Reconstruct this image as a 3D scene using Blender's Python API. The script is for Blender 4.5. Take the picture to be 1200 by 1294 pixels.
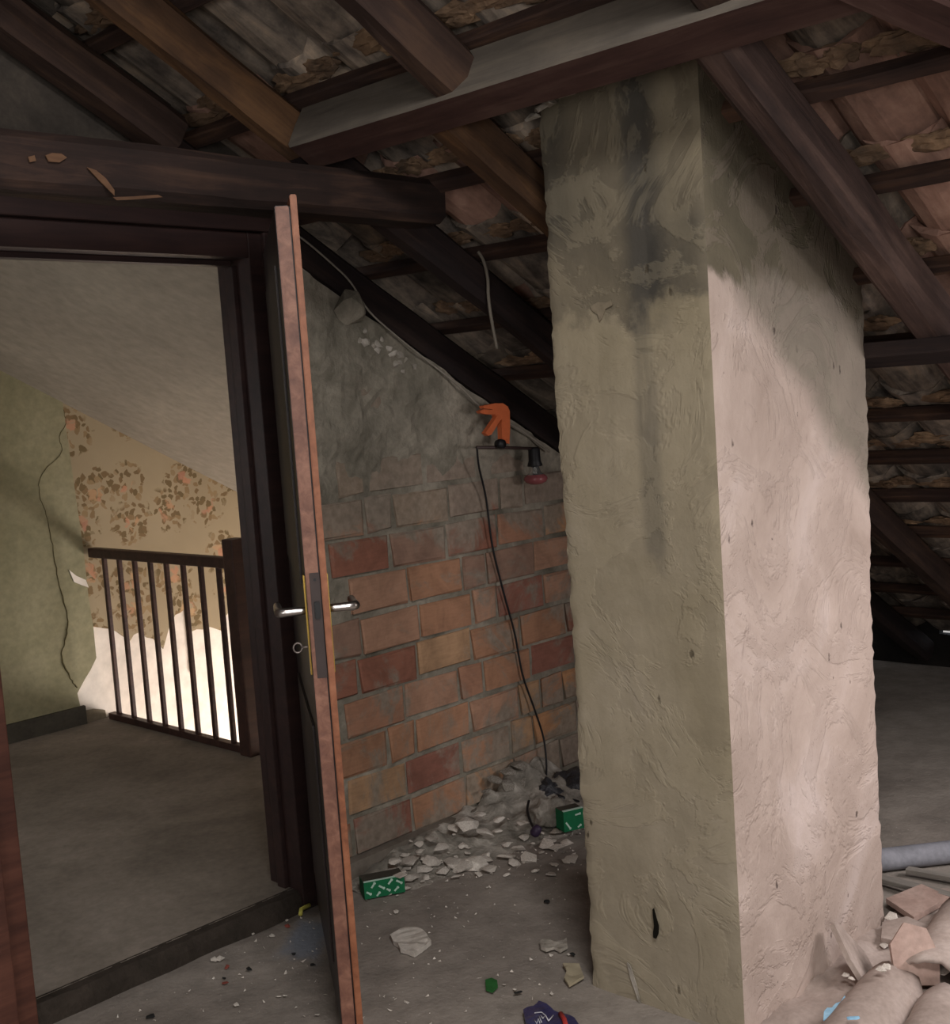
import bpy, bmesh, math, random
from mathutils import Vector, Matrix, noise
random.seed(7)
for o in list(bpy.data.objects): bpy.data.objects.remove(o)
scene = bpy.context.scene
COL = scene.collection
V3 = Vector

# ------------------------------------------------------------------ camera
FPX = 1514.26
def cam_axes(yaw, pitch, roll):
    yaw, pitch, roll = map(math.radians, (yaw, pitch, roll))
    f = V3((math.sin(yaw)*math.cos(pitch), math.cos(yaw)*math.cos(pitch), -math.sin(pitch)))
    r = V3((math.cos(yaw), -math.sin(yaw), 0)); u = r.cross(f)
    return r*math.cos(roll)+u*math.sin(roll), -r*math.sin(roll)+u*math.cos(roll), f
cr, cu, cf = cam_axes(46.311, 5.427, -3.924)
cam = bpy.data.cameras.new('camera'); camo = bpy.data.objects.new('camera', cam); COL.objects.link(camo)
camo.matrix_world = Matrix(((cr.x, cu.x, -cf.x, 0), (cr.y, cu.y, -cf.y, 0), (cr.z, cu.z, -cf.z, 1.6), (0, 0, 0, 1)))
cam.sensor_fit = 'HORIZONTAL'; cam.sensor_width = 36; cam.lens = FPX/1200*36; cam.clip_start = 0.02
scene.camera = camo

# ------------------------------------------------------------------ light
scene.view_settings.view_transform = 'Standard'; scene.view_settings.look = 'None'
scene.view_settings.exposure = 0.0; scene.view_settings.gamma = 1.0; scene.view_settings.use_curve_mapping = False
w = bpy.data.worlds.new('overcast_sky'); scene.world = w; w.use_nodes = True
w.node_tree.nodes['Background'].inputs[0].default_value = (0.86, 0.92, 1.0, 1); w.node_tree.nodes['Background'].inputs[1].default_value = 2.0
def area(name, loc, to, sx, sy, power, col):
    l = bpy.data.lights.new(name, 'AREA'); l.shape = 'RECTANGLE'; l.size = sx; l.size_y = sy; l.energy = power; l.color = col
    o = bpy.data.objects.new(name, l); COL.objects.link(o); o.location = loc
    o.rotation_euler = (V3(to)-V3(loc)).to_track_quat('-Z', 'Y').to_euler(); return o
# daylight at openings out of view; the fill ones are added
area('skylight_daylight', (3.62, 0.12, 1.33), (2.95, 1.0, 0.25), 0.75, 0.66, 27, (1.0, 0.94, 0.92))
area('upper_fill_light', (0.79, 0.07, 2.99), (2.35, 2.6, 0.2), 0.95, 0.66, 60, (1.0, 0.97, 0.93))  # unseen roof opening added to brighten floor and walls
area('gable_window_daylight', (-0.95, -2.34, 1.55), (1.8, 3.0, 1.3), 1.3, 1.1, 50, (1.0, 0.96, 0.91))
area('side_window_daylight', (-2.7, -0.9, 1.15), (2.9, 3.0, 1.0), 1.2, 0.9, 40, (1.0, 0.96, 0.90))
area('stair_window_daylight', (5.2, 4.75, -1.2), (3.5, 5.7, -0.7), 1.1, 1.0, 150, (1.0, 0.90, 0.83))
area('landing_fill_light', (0.62, 4.3, 1.35), (3.0, 5.0, 0.5), 0.8, 0.8, 7.0, (1.0, 0.96, 0.91))  # added fill for the landing, no source known on this side

# ------------------------------------------------------------------ helpers
def lin(c):
    return tuple(((x/255)/12.92 if x/255 <= 0.04045 else ((x/255+0.055)/1.055)**2.4) for x in c)+(1,)
class NT:
    def __init__(s, name):
        s.m = bpy.data.materials.new(name); s.m.use_nodes = True; s.t = s.m.node_tree; s.b = s.t.nodes['Principled BSDF']
    def n(s, typ, **kw):
        x = s.t.nodes.new(typ)
        for k, v in kw.items():
            if k.startswith('i_'): x.inputs[int(k[2:])].default_value = v
            else: setattr(x, k, v)
        return x
    def l(s, a, b): s.t.links.new(a, b)
    def coord(s, kind='Object', scale=(1, 1, 1), rnd=True):
        tc = s.n('ShaderNodeTexCoord'); mp = s.n('ShaderNodeMapping'); mp.inputs['Scale'].default_value = scale
        s.l(tc.outputs[kind], mp.inputs['Vector'])
        if rnd:
            oi = s.n('ShaderNodeObjectInfo'); mu = s.n('ShaderNodeMath', operation='MULTIPLY'); mu.inputs[1].default_value = 37.0
            s.l(oi.outputs['Random'], mu.inputs[0]); s.l(mu.outputs[0], mp.inputs['Location'])
        return mp.outputs[0]
    def noise(s, vec, scale, detail=4, rough=0.55, dist=0):
        x = s.n('ShaderNodeTexNoise'); x.inputs['Scale'].default_value = scale; x.inputs['Detail'].default_value = detail
        x.inputs['Roughness'].default_value = rough; x.inputs['Distortion'].default_value = dist
        if vec is not None: s.l(vec, x.inputs['Vector'])
        return x.outputs['Fac']
    def ramp(s, fac, stops, interp='LINEAR'):
        x = s.n('ShaderNodeValToRGB'); r = x.color_ramp; r.interpolation = interp
        while len(r.elements) > 1: r.elements.remove(r.elements[0])
        r.elements[0].position = stops[0][0]; r.elements[0].color = stops[0][1]
        for p, c in stops[1:]:
            e = r.elements.new(p); e.color = c
        s.l(fac, x.inputs[0]); return x.outputs[0]
    def mask(s, fac, lo, hi):
        x = s.n('ShaderNodeMapRange'); x.interpolation_type = 'SMOOTHSTEP'
        x.inputs[1].default_value = lo; x.inputs[2].default_value = hi; s.l(fac, x.inputs[0]); return x.outputs[0]
    def math(s, op, a, b=None, c=None):
        x = s.n('ShaderNodeMath', operation=op)
        for i, v in enumerate((a, b, c)):
            if v is None: continue
            if isinstance(v, (int, float)): x.inputs[i].default_value = v
            else: s.l(v, x.inputs[i])
        return x.outputs[0]
    def mix(s, fac, a, b, mode='MIX'):
        x = s.n('ShaderNodeMix', data_type='RGBA', blend_type=mode)
        if isinstance(fac, (int, float)): x.inputs[0].default_value = fac
        else: s.l(fac, x.inputs[0])
        for i, v in ((6, a), (7, b)):
            if isinstance(v, tuple): x.inputs[i].default_value = v
            else: s.l(v, x.inputs[i])
        return x.outputs[2]
    def pos(s):
        g = s.n('ShaderNodeNewGeometry'); sp = s.n('ShaderNodeSeparateXYZ'); s.l(g.outputs['Position'], sp.inputs[0])
        return g.outputs['Position'], sp.outputs[0], sp.outputs[1], sp.outputs[2]
    def bump(s, h, strength=0.4, dist=0.01):
        x = s.n('ShaderNodeBump'); x.inputs['Strength'].default_value = strength; x.inputs['Distance'].default_value = dist
        s.l(h, x.inputs['Height']); s.l(x.outputs[0], s.b.inputs['Normal'])
    def out(s, col, rough=0.9, spec=0.2, metal=0):
        if isinstance(col, tuple): s.b.inputs['Base Color'].default_value = col
        else: s.l(col, s.b.inputs['Base Color'])
        s.b.inputs['Roughness'].default_value = rough; s.b.inputs['Specular IOR Level'].default_value = spec; s.b.inputs['Metallic'].default_value = metal
        return s.m
def rough_mat(name, cols, scale=6, stretch=(1, 1, 1), bump=0.4, bdist=0.006, fine=60, rough=0.9, spec=0.15, rndval=0.0, kind='Object', rnd=True):
    m = NT(name); v = m.coord(kind, stretch, rnd)
    a = m.noise(v, scale, 6, 0.62, 0.4); b = m.noise(v, fine, 4, 0.6)
    n = len(cols); c = m.ramp(a, [(0.28+0.44*i/max(1, n-1), lin(q)) for i, q in enumerate(cols)])
    c = m.mix(0.35, c, m.ramp(b, [(0.25, (0.35, 0.35, 0.35, 1)), (0.75, (1.15, 1.15, 1.15, 1))]), 'MULTIPLY')
    if rndval:
        oi = m.n('ShaderNodeObjectInfo'); hs = m.n('ShaderNodeHueSaturation')
        m.l(m.math('MULTIPLY_ADD', oi.outputs['Random'], rndval, 1-rndval*0.5), hs.inputs['Value']); m.l(c, hs.inputs['Color']); c = hs.outputs[0]
    m.bump(m.math('ADD', a, m.math('MULTIPLY', b, 0.5)), bump, bdist)
    return m.out(c, rough, spec)
def plain(name, c, rough=0.6, spec=0.4, metal=0):
    m = NT(name); v = m.coord(); f = m.noise(v, 25, 3)
    k = lin(c); return m.out(m.ramp(f, [(0.2, tuple(x*0.75 for x in k[:3])+(1,)), (0.8, k)]), rough, spec, metal)

def finish(name, me, mat, parent=None, mw=None, smooth=False):
    o = bpy.data.objects.new(name, me); COL.objects.link(o)
    if mat is not None:
        for q in (mat if isinstance(mat, (list, tuple)) else [mat]): me.materials.append(q)
    if smooth:
        for p in me.polygons: p.use_smooth = True
    place(o, parent, mw); return o
ROOTM = {}
def wm(o): return ROOTM.get(o.name, Matrix.Identity(4))
def place(o, parent, mw):
    mw = mw.copy() if mw is not None else Matrix.Identity(4); ROOTM[o.name] = mw
    if parent is not None:
        o.parent = parent; o.matrix_basis = wm(parent).inverted() @ mw
    else: o.matrix_basis = mw
def pydata(name, verts, faces, mat, parent=None, mw=None, smooth=False):
    me = bpy.data.meshes.new(name); me.from_pydata([tuple(v) for v in verts], [], faces); me.update()
    return finish(name, me, mat, parent, mw, smooth)
def from_bm(name, bm, mat, parent=None, mw=None, smooth=False):
    bmesh.ops.recalc_face_normals(bm, faces=bm.faces)
    me = bpy.data.meshes.new(name); bm.to_mesh(me); bm.free(); return finish(name, me, mat, parent, mw, smooth)
def copy_of(o, parent, mw, name=None):
    c = bpy.data.objects.new(name or o.name.split('.')[0], o.data); COL.objects.link(c); place(c, parent, mw); return c
def empty(name, loc, label=None, cat=None, kind=None, group=None):
    o = bpy.data.objects.new(name, None); COL.objects.link(o); o.empty_display_size = 0.05
    place(o, None, Matrix.Translation(V3(loc))); return tag(o, label, cat, kind, group)
def tag(o, label=None, cat=None, kind=None, group=None):
    if label: o['label'] = label
    if cat: o['category'] = cat
    if kind: o['kind'] = kind
    if group: o['group'] = group
    return o
T = Matrix.Translation
def RZ(a): return Matrix.Rotation(a, 4, 'Z')
def RX(a): return Matrix.Rotation(a, 4, 'X')
def RY(a): return Matrix.Rotation(a, 4, 'Y')
def basis(o, x, y, z):
    return Matrix(((x.x, y.x, z.x, o.x), (x.y, y.y, z.y, o.y), (x.z, y.z, z.z, o.z), (0, 0, 0, 1)))
def bm_box(bm, lo, hi):
    vs = [bm.verts.new((x, y, z)) for x in (lo[0], hi[0]) for y in (lo[1], hi[1]) for z in (lo[2], hi[2])]
    for f in ((0, 1, 3, 2), (4, 6, 7, 5), (0, 4, 5, 1), (2, 3, 7, 6), (0, 2, 6, 4), (1, 5, 7, 3)): bm.faces.new([vs[i] for i in f])
def box(name, lo, hi, mat, parent=None, mw=None, bevel=0.0):
    """axis-aligned box with its own origin at its lower corner"""
    lo = V3(lo); hi = V3(hi); bm = bmesh.new(); bm_box(bm, (0, 0, 0), hi-lo)
    if bevel: bmesh.ops.bevel(bm, geom=bm.edges[:], offset=bevel, segments=2, affect='EDGES', profile=0.6)
    return from_bm(name, bm, mat, parent, (mw or Matrix.Identity(4)) @ T(lo))
def prism_mesh(L, w, h, seg=12, ch=0.12, jit=0.004, seed=0, end_jit=0.0):
    """rough-sawn timber along +x, y in 0..w, z in 0..h, chamfered arrises"""
    c = min(w, h)*ch
    prof = [(c, 0), (w*0.5, 0), (w-c, 0), (w, c), (w, h*0.5), (w, h-c), (w-c, h), (w*0.5, h), (c, h), (0, h-c), (0, h*0.5), (0, c)]
    n = len(prof); verts = []; faces = []; off = V3((seed*3.7, seed*1.3, 0))
    for i in range(seg+1):
        x = L*i/seg
        for (y, z) in prof:
            p = V3((x, y, z)); q = V3((x*2.2, y*9, z*9))+off
            d = noise.noise_vector(q)*jit + noise.noise_vector(V3((x*9, y*30, z*30))+off)*jit*0.45
            if i in (0, seg): d.x += random.uniform(-1, 1)*end_jit
            verts.append(p+d)
    for i in range(seg):
        for j in range(n):
            a = i*n+j; b = i*n+(j+1) % n; faces.append((a, b, b+n, a+n))
    faces.append(tuple(reversed(range(n)))); faces.append(tuple(seg*n+j for j in range(n)))
    return verts, faces
def timber(name, p0, p1, w, h, up, mat, parent, seg=12, ch=0.12, jit=0.004, seed=0, end_jit=0.0):
    """p0,p1 = lower arris on the side -y'; y' = up x dir"""
    p0 = V3(p0); p1 = V3(p1); x = (p1-p0); L = x.length; x.normalize(); z = V3(up); z = (z-x*z.dot(x)).normalized(); y = z.cross(x)
    vs, fs = prism_mesh(L, w, h, seg, ch, jit, seed, end_jit)
    return pydata(name, vs, fs, mat, parent, basis(p0, x, y, z))
def tube(name, pts, r, mat, parent=None, sides=8, closed=True, radii=None, origin=None):
    pts = [V3(p) for p in pts]; o = V3(origin) if origin is not None else pts[0].copy(); verts = []; faces = []; prev = None
    for i, p in enumerate(pts):
        d = (pts[min(i+1, len(pts)-1)]-pts[max(i-1, 0)]).normalized()
        a = d.orthogonal().normalized() if prev is None else (prev-d*prev.dot(d)).normalized(); prev = a; b = d.cross(a)
        rr = radii[i] if radii else r
        for k in range(sides):
            t = 2*math.pi*k/sides; verts.append(p-o+(a*math.cos(t)+b*math.sin(t))*rr)
    for i in range(len(pts)-1):
        for k in range(sides):
            a = i*sides+k; b = i*sides+(k+1) % sides; faces.append((a, b, b+sides, a+sides))
    faces.append(tuple(reversed(range(sides)))); faces.append(tuple((len(pts)-1)*sides+k for k in range(sides)))
    return pydata(name, verts, faces, mat, parent, T(o), True)
def spline(pts, n=8):
    pts = [V3(p) for p in pts]; out = []
    for i in range(len(pts)-1):
        a = pts[max(i-1, 0)]; b = pts[i]; c = pts[i+1]; d = pts[min(i+2, len(pts)-1)]
        for k in range(n):
            t = k/n; out.append(0.5*((2*b)+(c-a)*t+(2*a-5*b+4*c-d)*t*t+(3*b-a-3*c+d)*t**3))
    return out+[pts[-1]]
def lathe(name, prof, mat, parent, mw, seg=20):
    verts = []; faces = []; n = len(prof)
    for i in range(seg):
        t = 2*math.pi*i/seg
        for (r, z) in prof: verts.append((r*math.cos(t), r*math.sin(t), z))
    for i in range(seg):
        j = (i+1) % seg
        for k in range(n-1): faces.append((i*n+k, j*n+k, j*n+k+1, i*n+k+1))
    return pydata(name, verts, faces, mat, parent, mw, True)
def sheet(name, outline, th, mat, parent, mw, jit=0.0):
    """thin solid from a 2-D outline in the local xy plane, thickness along +z"""
    n = len(outline); vs = [(x, y, 0) for x, y in outline]+[(x, y, th) for x, y in outline]
    fs = [tuple(reversed(range(n))), tuple(range(n, 2*n))]+[(i, (i+1) % n, n+(i+1) % n, n+i) for i in range(n)]
    return pydata(name, vs, fs, mat, parent, mw)

# ------------------------------------------------------------------ materials
M = {}
def floor_mat():
    m = NT('dusty_concrete'); p, x, y, z = m.pos()
    a = m.noise(p, 1.3, 6, 0.6, 0.5); b = m.noise(p, 9, 6, 0.7); c = m.noise(p, 70, 3, 0.6)
    col = m.ramp(a, [(0.3, lin((134, 125, 118))), (0.55, lin((156, 147, 139))), (0.75, lin((172, 163, 155)))])
    col = m.mix(0.55, col, m.ramp(b, [(0.3, (0.45, 0.45, 0.45, 1)), (0.6, (1, 1, 1, 1))]), 'MULTIPLY')
    col = m.mix(m.mask(c, 0.68, 0.76), col, lin((200, 192, 184)))
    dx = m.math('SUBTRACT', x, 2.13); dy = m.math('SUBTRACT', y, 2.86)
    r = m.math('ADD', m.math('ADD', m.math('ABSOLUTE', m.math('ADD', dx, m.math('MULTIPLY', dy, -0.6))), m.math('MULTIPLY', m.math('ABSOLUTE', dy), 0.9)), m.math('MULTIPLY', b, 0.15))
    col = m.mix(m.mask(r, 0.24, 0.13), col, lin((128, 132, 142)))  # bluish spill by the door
    m.bump(m.math('ADD', b, m.math('MULTIPLY', c, 0.4)), 0.5, 0.012); return m.out(col, 0.92, 0.15)
M['floor'] = floor_mat()
M['landing'] = rough_mat('worn_screed', [(104, 96, 88), (126, 117, 108), (144, 134, 125)], 2.2, bump=0.3, fine=40, kind='Object', rnd=False)
M['riser'] = rough_mat('dark_step_edge', [(46, 41, 36), (66, 58, 52)], 8, bump=0.8, bdist=0.01)
M['mortar'] = rough_mat('grey_mortar', [(92, 88, 78), (134, 127, 115), (170, 161, 147)], 5, bump=0.9, bdist=0.012, fine=45, rnd=False)
M['mortar_lump'] = rough_mat('pale_lime_mortar', [(120, 114, 104), (168, 160, 150), (200, 192, 184)], 9, bump=0.8, bdist=0.01)
M['white_chunk'] = rough_mat('white_plaster', [(180, 170, 160), (212, 203, 194), (230, 223, 215)], 9, bump=0.4, rndval=0.25)
M['rubble'] = rough_mat('grey_rubble', [(104, 100, 93), (152, 146, 137), (198, 190, 181)], 9, bump=1.0, bdist=0.015, fine=55)
def brick_mat():
    m = NT('hollow_clay_brick'); oi = m.n('ShaderNodeObjectInfo'); v = m.coord('Object', (1, 1, 1)); p, x, y, z = m.pos()
    base = m.ramp(oi.outputs['Random'], [(0, lin((172, 126, 98))), (0.16, lin((190, 140, 100))), (0.3, lin((152, 98, 80))), (0.42, lin((178, 136, 112))), (0.56, lin((150, 118, 102))), (0.68, lin((182, 144, 110))), (0.8, lin((146, 94, 80))), (0.9, lin((168, 122, 98)))], 'CONSTANT')
    a = m.noise(v, 9, 6, 0.65, 0.6); b = m.noise(m.coord('Object', (8, 1, 60)), 2.2, 3); c = m.noise(p, 3.2, 6, 0.7, 0.8); d = m.noise(p, 40, 4)
    col = m.mix(0.5, base, m.ramp(a, [(0.34, (0.36, 0.34, 0.34, 1)), (0.58, (1, 1, 1, 1))]), 'MULTIPLY')
    col = m.mix(0.25, col, m.ramp(b, [(0.3, (0.55, 0.5, 0.5, 1)), (0.6, (1, 1, 1, 1))]), 'MULTIPLY')
    zz = m.math('MULTIPLY_ADD', m.mask(z, 0.95, 1.42), 0.44, m.math('MULTIPLY', m.mask(z, 0.5, 0.05), 0.13))
    zz = m.math('ADD', zz, m.math('MULTIPLY', m.mask(x, 3.05, 3.9), 0.07))
    smear = m.mask(m.math('ADD', c, zz), 0.53, 0.66)
    col = m.mix(m.math('MULTIPLY', smear, 0.85), col, m.ramp(d, [(0.3, lin((116, 108, 98))), (0.7, lin((150, 140, 127)))]))
    col = m.mix(0.16, col, lin((120, 110, 100)))
    m.bump(m.math('ADD', a, m.math('MULTIPLY', d, 0.6)), 0.5, 0.006); return m.out(col, 0.92, 0.1)
M['brick'] = brick_mat()
def chimney_left():
    m = NT('stained_yellow_render'); p, x, y, z = m.pos()
    n1 = m.noise(p, 2.2, 6, 0.6, 0.6); n2 = m.noise(p, 11, 6, 0.65); n3 = m.noise(p, 60, 4); mp = m.n('ShaderNodeMapping'); mp.inputs['Scale'].default_value = (1, 9, 0.9); m.l(p, mp.inputs[0]); st = m.noise(mp.outputs[0], 1.6, 5, 0.6)
    low = m.ramp(n1, [(0.3, lin((140, 129, 108))), (0.55, lin((153, 142, 123))), (0.75, lin((166, 155, 141)))])
    low = m.mix(m.mask(z, 0.9, 0.1), low, m.mix(0.45, low, lin((158, 148, 134))))
    up = m.ramp(n1, [(0.3, lin((92, 86, 76))), (0.5, lin((116, 107, 92))), (0.72, lin((132, 121, 101)))])
    edge = m.math('ADD', z, m.math('ADD', m.math('MULTIPLY_ADD', n2, 0.26, -0.13), m.math('MULTIPLY_ADD', n1, 0.2, -0.1)))
    col = m.mix(m.mask(edge, 1.735, 1.80), low, up)
    dk = m.math('ABSOLUTE', m.math('SUBTRACT', y, m.math('MULTIPLY_ADD', n2, 0.05, 1.655)))
    streak = m.math('MULTIPLY', m.mask(dk, 0.085, 0.01), m.mask(edge, 1.70, 1.80))
    col = m.mix(m.math('MULTIPLY', streak, 0.85), col, lin((62, 60, 58)))
    dk2 = m.math('ABSOLUTE', m.math('SUBTRACT', y, m.math('MULTIPLY_ADD', n2, 0.02, 1.688)))
    s2 = m.math('MULTIPLY', m.mask(dk2, 0.050, 0.012), m.math('MULTIPLY', m.mask(edge, 1.10, 1.24), m.mask(st, 0.30, 0.52)))
    col = m.mix(m.math('MULTIPLY', s2, 0.55), col, lin((84, 80, 74)))
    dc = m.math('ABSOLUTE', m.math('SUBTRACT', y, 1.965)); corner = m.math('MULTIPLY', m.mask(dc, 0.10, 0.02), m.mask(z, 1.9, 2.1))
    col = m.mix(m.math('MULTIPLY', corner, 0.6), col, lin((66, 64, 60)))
    col = m.mix(0.5, col, m.ramp(n2, [(0.25, (0.72, 0.72, 0.70, 1)), (0.7, (1.06, 1.06, 1.06, 1))]), 'MULTIPLY')
    col = m.mix(0.22, col, m.ramp(st, [(0.3, (0.6, 0.6, 0.58, 1)), (0.65, (1.05, 1.05, 1.05, 1))]), 'MULTIPLY')
    vm = m.n('ShaderNodeMapping'); vm.inputs['Scale'].default_value = (1, 1, 0.55); m.l(p, vm.inputs[0])
    vo = m.n('ShaderNodeTexVoronoi'); vo.inputs['Scale'].default_value = 27; m.l(vm.outputs[0], vo.inputs['Vector']); vs_ = m.n('ShaderNodeSeparateXYZ'); m.l(vo.outputs['Color'], vs_.inputs[0])
    pit = m.math('MULTIPLY', m.mask(m.math('ADD', vo.outputs['Distance'], m.math('MULTIPLY', n3, 0.5)), 0.44, 0.30), m.mask(vs_.outputs[0], 0.955, 0.965))
    lay = m.noise(p, 3.1, 5, 0.7, 1.6); step = m.mask(lay, 0.47, 0.53); lay2 = m.noise(p, 5.2, 4, 0.75, 2.2); ridge = m.math('MULTIPLY', m.mask(m.math('ABSOLUTE', m.math('SUBTRACT', lay2, 0.5)), 0.010, 0.0), m.mask(lay, 0.52, 0.60))
    col = m.mix(m.math('MULTIPLY', step, 0.16), col, lin((170, 158, 134)))
    col = m.mix(m.math('MULTIPLY', ridge, 0.22), col, lin((92, 84, 68)))
    col = m.mix(m.math('MULTIPLY', pit, 0.75), col, lin((70, 62, 50)))
    h = m.math('ADD', m.math('ADD', n2, m.math('MULTIPLY', n3, 0.35)), m.math('SUBTRACT', m.math('MULTIPLY', step, 0.5), m.math('MULTIPLY', pit, 1.5)))
    m.bump(h, 0.32, 0.010); return m.out(col, 0.9, 0.15)
M['chim_l'] = chimney_left()
def chimney_right():
    m = NT('pinkish_render'); p, x, y, z = m.pos()
    n1 = m.noise(p, 2.6, 6, 0.6, 0.8); n2 = m.noise(p, 10, 6, 0.65); n3 = m.noise(p, 48, 4); mp = m.n('ShaderNodeMapping'); mp.inputs['Scale'].default_value = (6, 1, 1.6); m.l(p, mp.inputs[0]); st = m.noise(mp.outputs[0], 2.4, 6, 0.7, 0.6)
    low = m.ramp(n1, [(0.3, lin((166, 148, 138))), (0.55, lin((188, 170, 161))), (0.75, lin((206, 190, 185)))])
    grey = m.ramp(n1, [(0.3, lin((118, 110, 100))), (0.7, lin((146, 136, 124)))])
    olive = m.ramp(n1, [(0.3, lin((84, 78, 66))), (0.7, lin((112, 104, 88)))])
    wob = m.math('ADD', m.math('MULTIPLY_ADD', n1, 0.3, -0.15), m.math('MULTIPLY_ADD', n2, 0.08, -0.04))
    d1 = m.math('ADD', m.math('SUBTRACT', z, m.math('MULTIPLY_ADD', m.math('SUBTRACT', x, 2.45), -0.86, 1.86)), wob)
    col = m.mix(m.mask(d1, -0.03, 0.10), low, grey)
    d2 = m.math('ADD', m.math('SUBTRACT', z, m.math('MULTIPLY_ADD', m.math('SUBTRACT', x, 2.45), -0.10, 1.83)), wob)
    col = m.mix(m.mask(d2, 0.0, 0.05), col, olive)
    col = m.mix(m.math('MULTIPLY', m.mask(st, 0.63, 0.75), 0.5), col, lin((132, 116, 110)))
    col = m.mix(m.math('MULTIPLY', m.mask(n3, 0.71, 0.76), 0.8), col, lin((88, 78, 74)))
    col = m.mix(0.4, col, m.ramp(n2, [(0.25, (0.78, 0.76, 0.75, 1)), (0.7, (1.04, 1.04, 1.04, 1))]), 'MULTIPLY')
    vm = m.n('ShaderNodeMapping'); vm.inputs['Scale'].default_value = (1, 1, 0.55); m.l(p, vm.inputs[0])
    vo = m.n('ShaderNodeTexVoronoi'); vo.inputs['Scale'].default_value = 27; m.l(vm.outputs[0], vo.inputs['Vector']); vs_ = m.n('ShaderNodeSeparateXYZ'); m.l(vo.outputs['Color'], vs_.inputs[0])
    pit = m.math('MULTIPLY', m.mask(m.math('ADD', vo.outputs['Distance'], m.math('MULTIPLY', n3, 0.5)), 0.44, 0.30), m.mask(vs_.outputs[0], 0.90, 0.92))
    lay = m.noise(p, 3.1, 5, 0.7, 1.6); step = m.mask(lay, 0.47, 0.53); lay2 = m.noise(p, 5.2, 4, 0.75, 2.2); ridge = m.math('MULTIPLY', m.mask(m.math('ABSOLUTE', m.math('SUBTRACT', lay2, 0.5)), 0.010, 0.0), m.mask(lay, 0.52, 0.60))
    col = m.mix(m.math('MULTIPLY', step, 0.35), col, m.mix(0.5, col, lin((150, 134, 126))))
    col = m.mix(m.math('MULTIPLY', ridge, 0.45), col, lin((128, 112, 104)))
    col = m.mix(m.math('MULTIPLY', pit, 0.85), col, lin((74, 64, 60)))
    h = m.math('ADD', m.math('ADD', n2, m.math('MULTIPLY', st, 0.8)), m.math('SUBTRACT', m.math('ADD', m.math('MULTIPLY', n3, 0.3), m.math('MULTIPLY', step, 0.6)), m.math('MULTIPLY', pit, 1.8)))
    m.bump(h, 0.42, 0.012); return m.out(col, 0.88, 0.18)
M['chim_r'] = chimney_right()
def wood(name, cols, bump=0.5, rndval=0.25, rough=0.8, spec=0.2, sx=1.4):
    m = NT(name); v = m.coord('Object', (sx, 14, 14)); v2 = m.coord('Object', (3, 3, 3))
    a = m.noise(v, 2.0, 6, 0.65, 0.5); b = m.noise(v2, 1.4, 5, 0.6); n = len(cols)
    c = m.ramp(m.math('ADD', m.math('MULTIPLY', a, 0.6), m.math('MULTIPLY', b, 0.4)), [(0.34+0.32*i/(n-1), lin(q)) for i, q in enumerate(cols)])
    oi = m.n('ShaderNodeObjectInfo'); hs = m.n('ShaderNodeHueSaturation'); m.l(m.math('MULTIPLY_ADD', oi.outputs['Random'], rndval, 1-rndval/2), hs.inputs['Value']); m.l(c, hs.inputs['Color'])
    m.bump(a, bump, 0.006); return m.out(hs.outputs[0], rough, spec)
M['rafter'] = wood('old_rafter_timber', [(42, 32, 30), (60, 46, 41), (84, 64, 52)])
M['rafter_dark'] = wood('dark_shaded_timber', [(28, 23, 24), (39, 31, 31), (54, 42, 38)])  # dark wood; on one lower rafter it also stands in for shade
M['rafter_ochre'] = wood('ochre_timber', [(48, 36, 30), (74, 54, 40), (104, 76, 52)])
M['rafter_red'] = wood('rough_reddish_timber', [(48, 39, 38), (72, 57, 53), (98, 79, 72)], 0.9)
M['rafter_scar'] = wood('pale_bark_scar', [(74, 54, 42), (98, 72, 54), (116, 88, 66)], 0.4)
M['purlin'] = wood('red_brown_purlin', [(48, 33, 31), (64, 44, 40), (80, 60, 54)], 0.3, 0.05)
M['purlin_grey'] = wood('dusty_grey_purlin_side', [(78, 72, 67), (96, 89, 82), (114, 105, 95)], 0.3, 0.05)
M['tie'] = wood('dark_tie_beam', [(30, 24, 23), (44, 33, 30), (70, 52, 43)], 0.5, 0.05)
M['batten'] = wood('old_batten', [(40, 31, 30), (60, 45, 40), (92, 68, 54)], 0.6, 0.5)
M['door'] = wood('dark_stained_door', [(30, 23, 24), (40, 30, 30), (50, 37, 35)], 0.15, 0.0, 0.45, 0.4)
M['frame'] = wood('dark_door_frame', [(34, 25, 25), (46, 32, 31), (58, 40, 37)], 0.15, 0.1, 0.5, 0.35)
M['frame_left'] = wood('reddish_door_frame', [(62, 38, 33), (84, 52, 43), (104, 66, 54)], 0.15, 0.1, 0.5, 0.35)
M['edge'] = wood('worn_door_edge', [(92, 60, 52), (122, 84, 70), (152, 110, 92)], 0.25, 0.0, 0.5, 0.35)
M['lip'] = wood('orange_door_lip', [(110, 66, 46), (140, 88, 62), (162, 106, 78)], 0.2, 0.0, 0.5, 0.35)
M['rail'] = wood('dark_railing_wood', [(44, 30, 28), (62, 42, 38), (78, 54, 46)], 0.1, 0.2, 0.5, 0.35)
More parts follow.
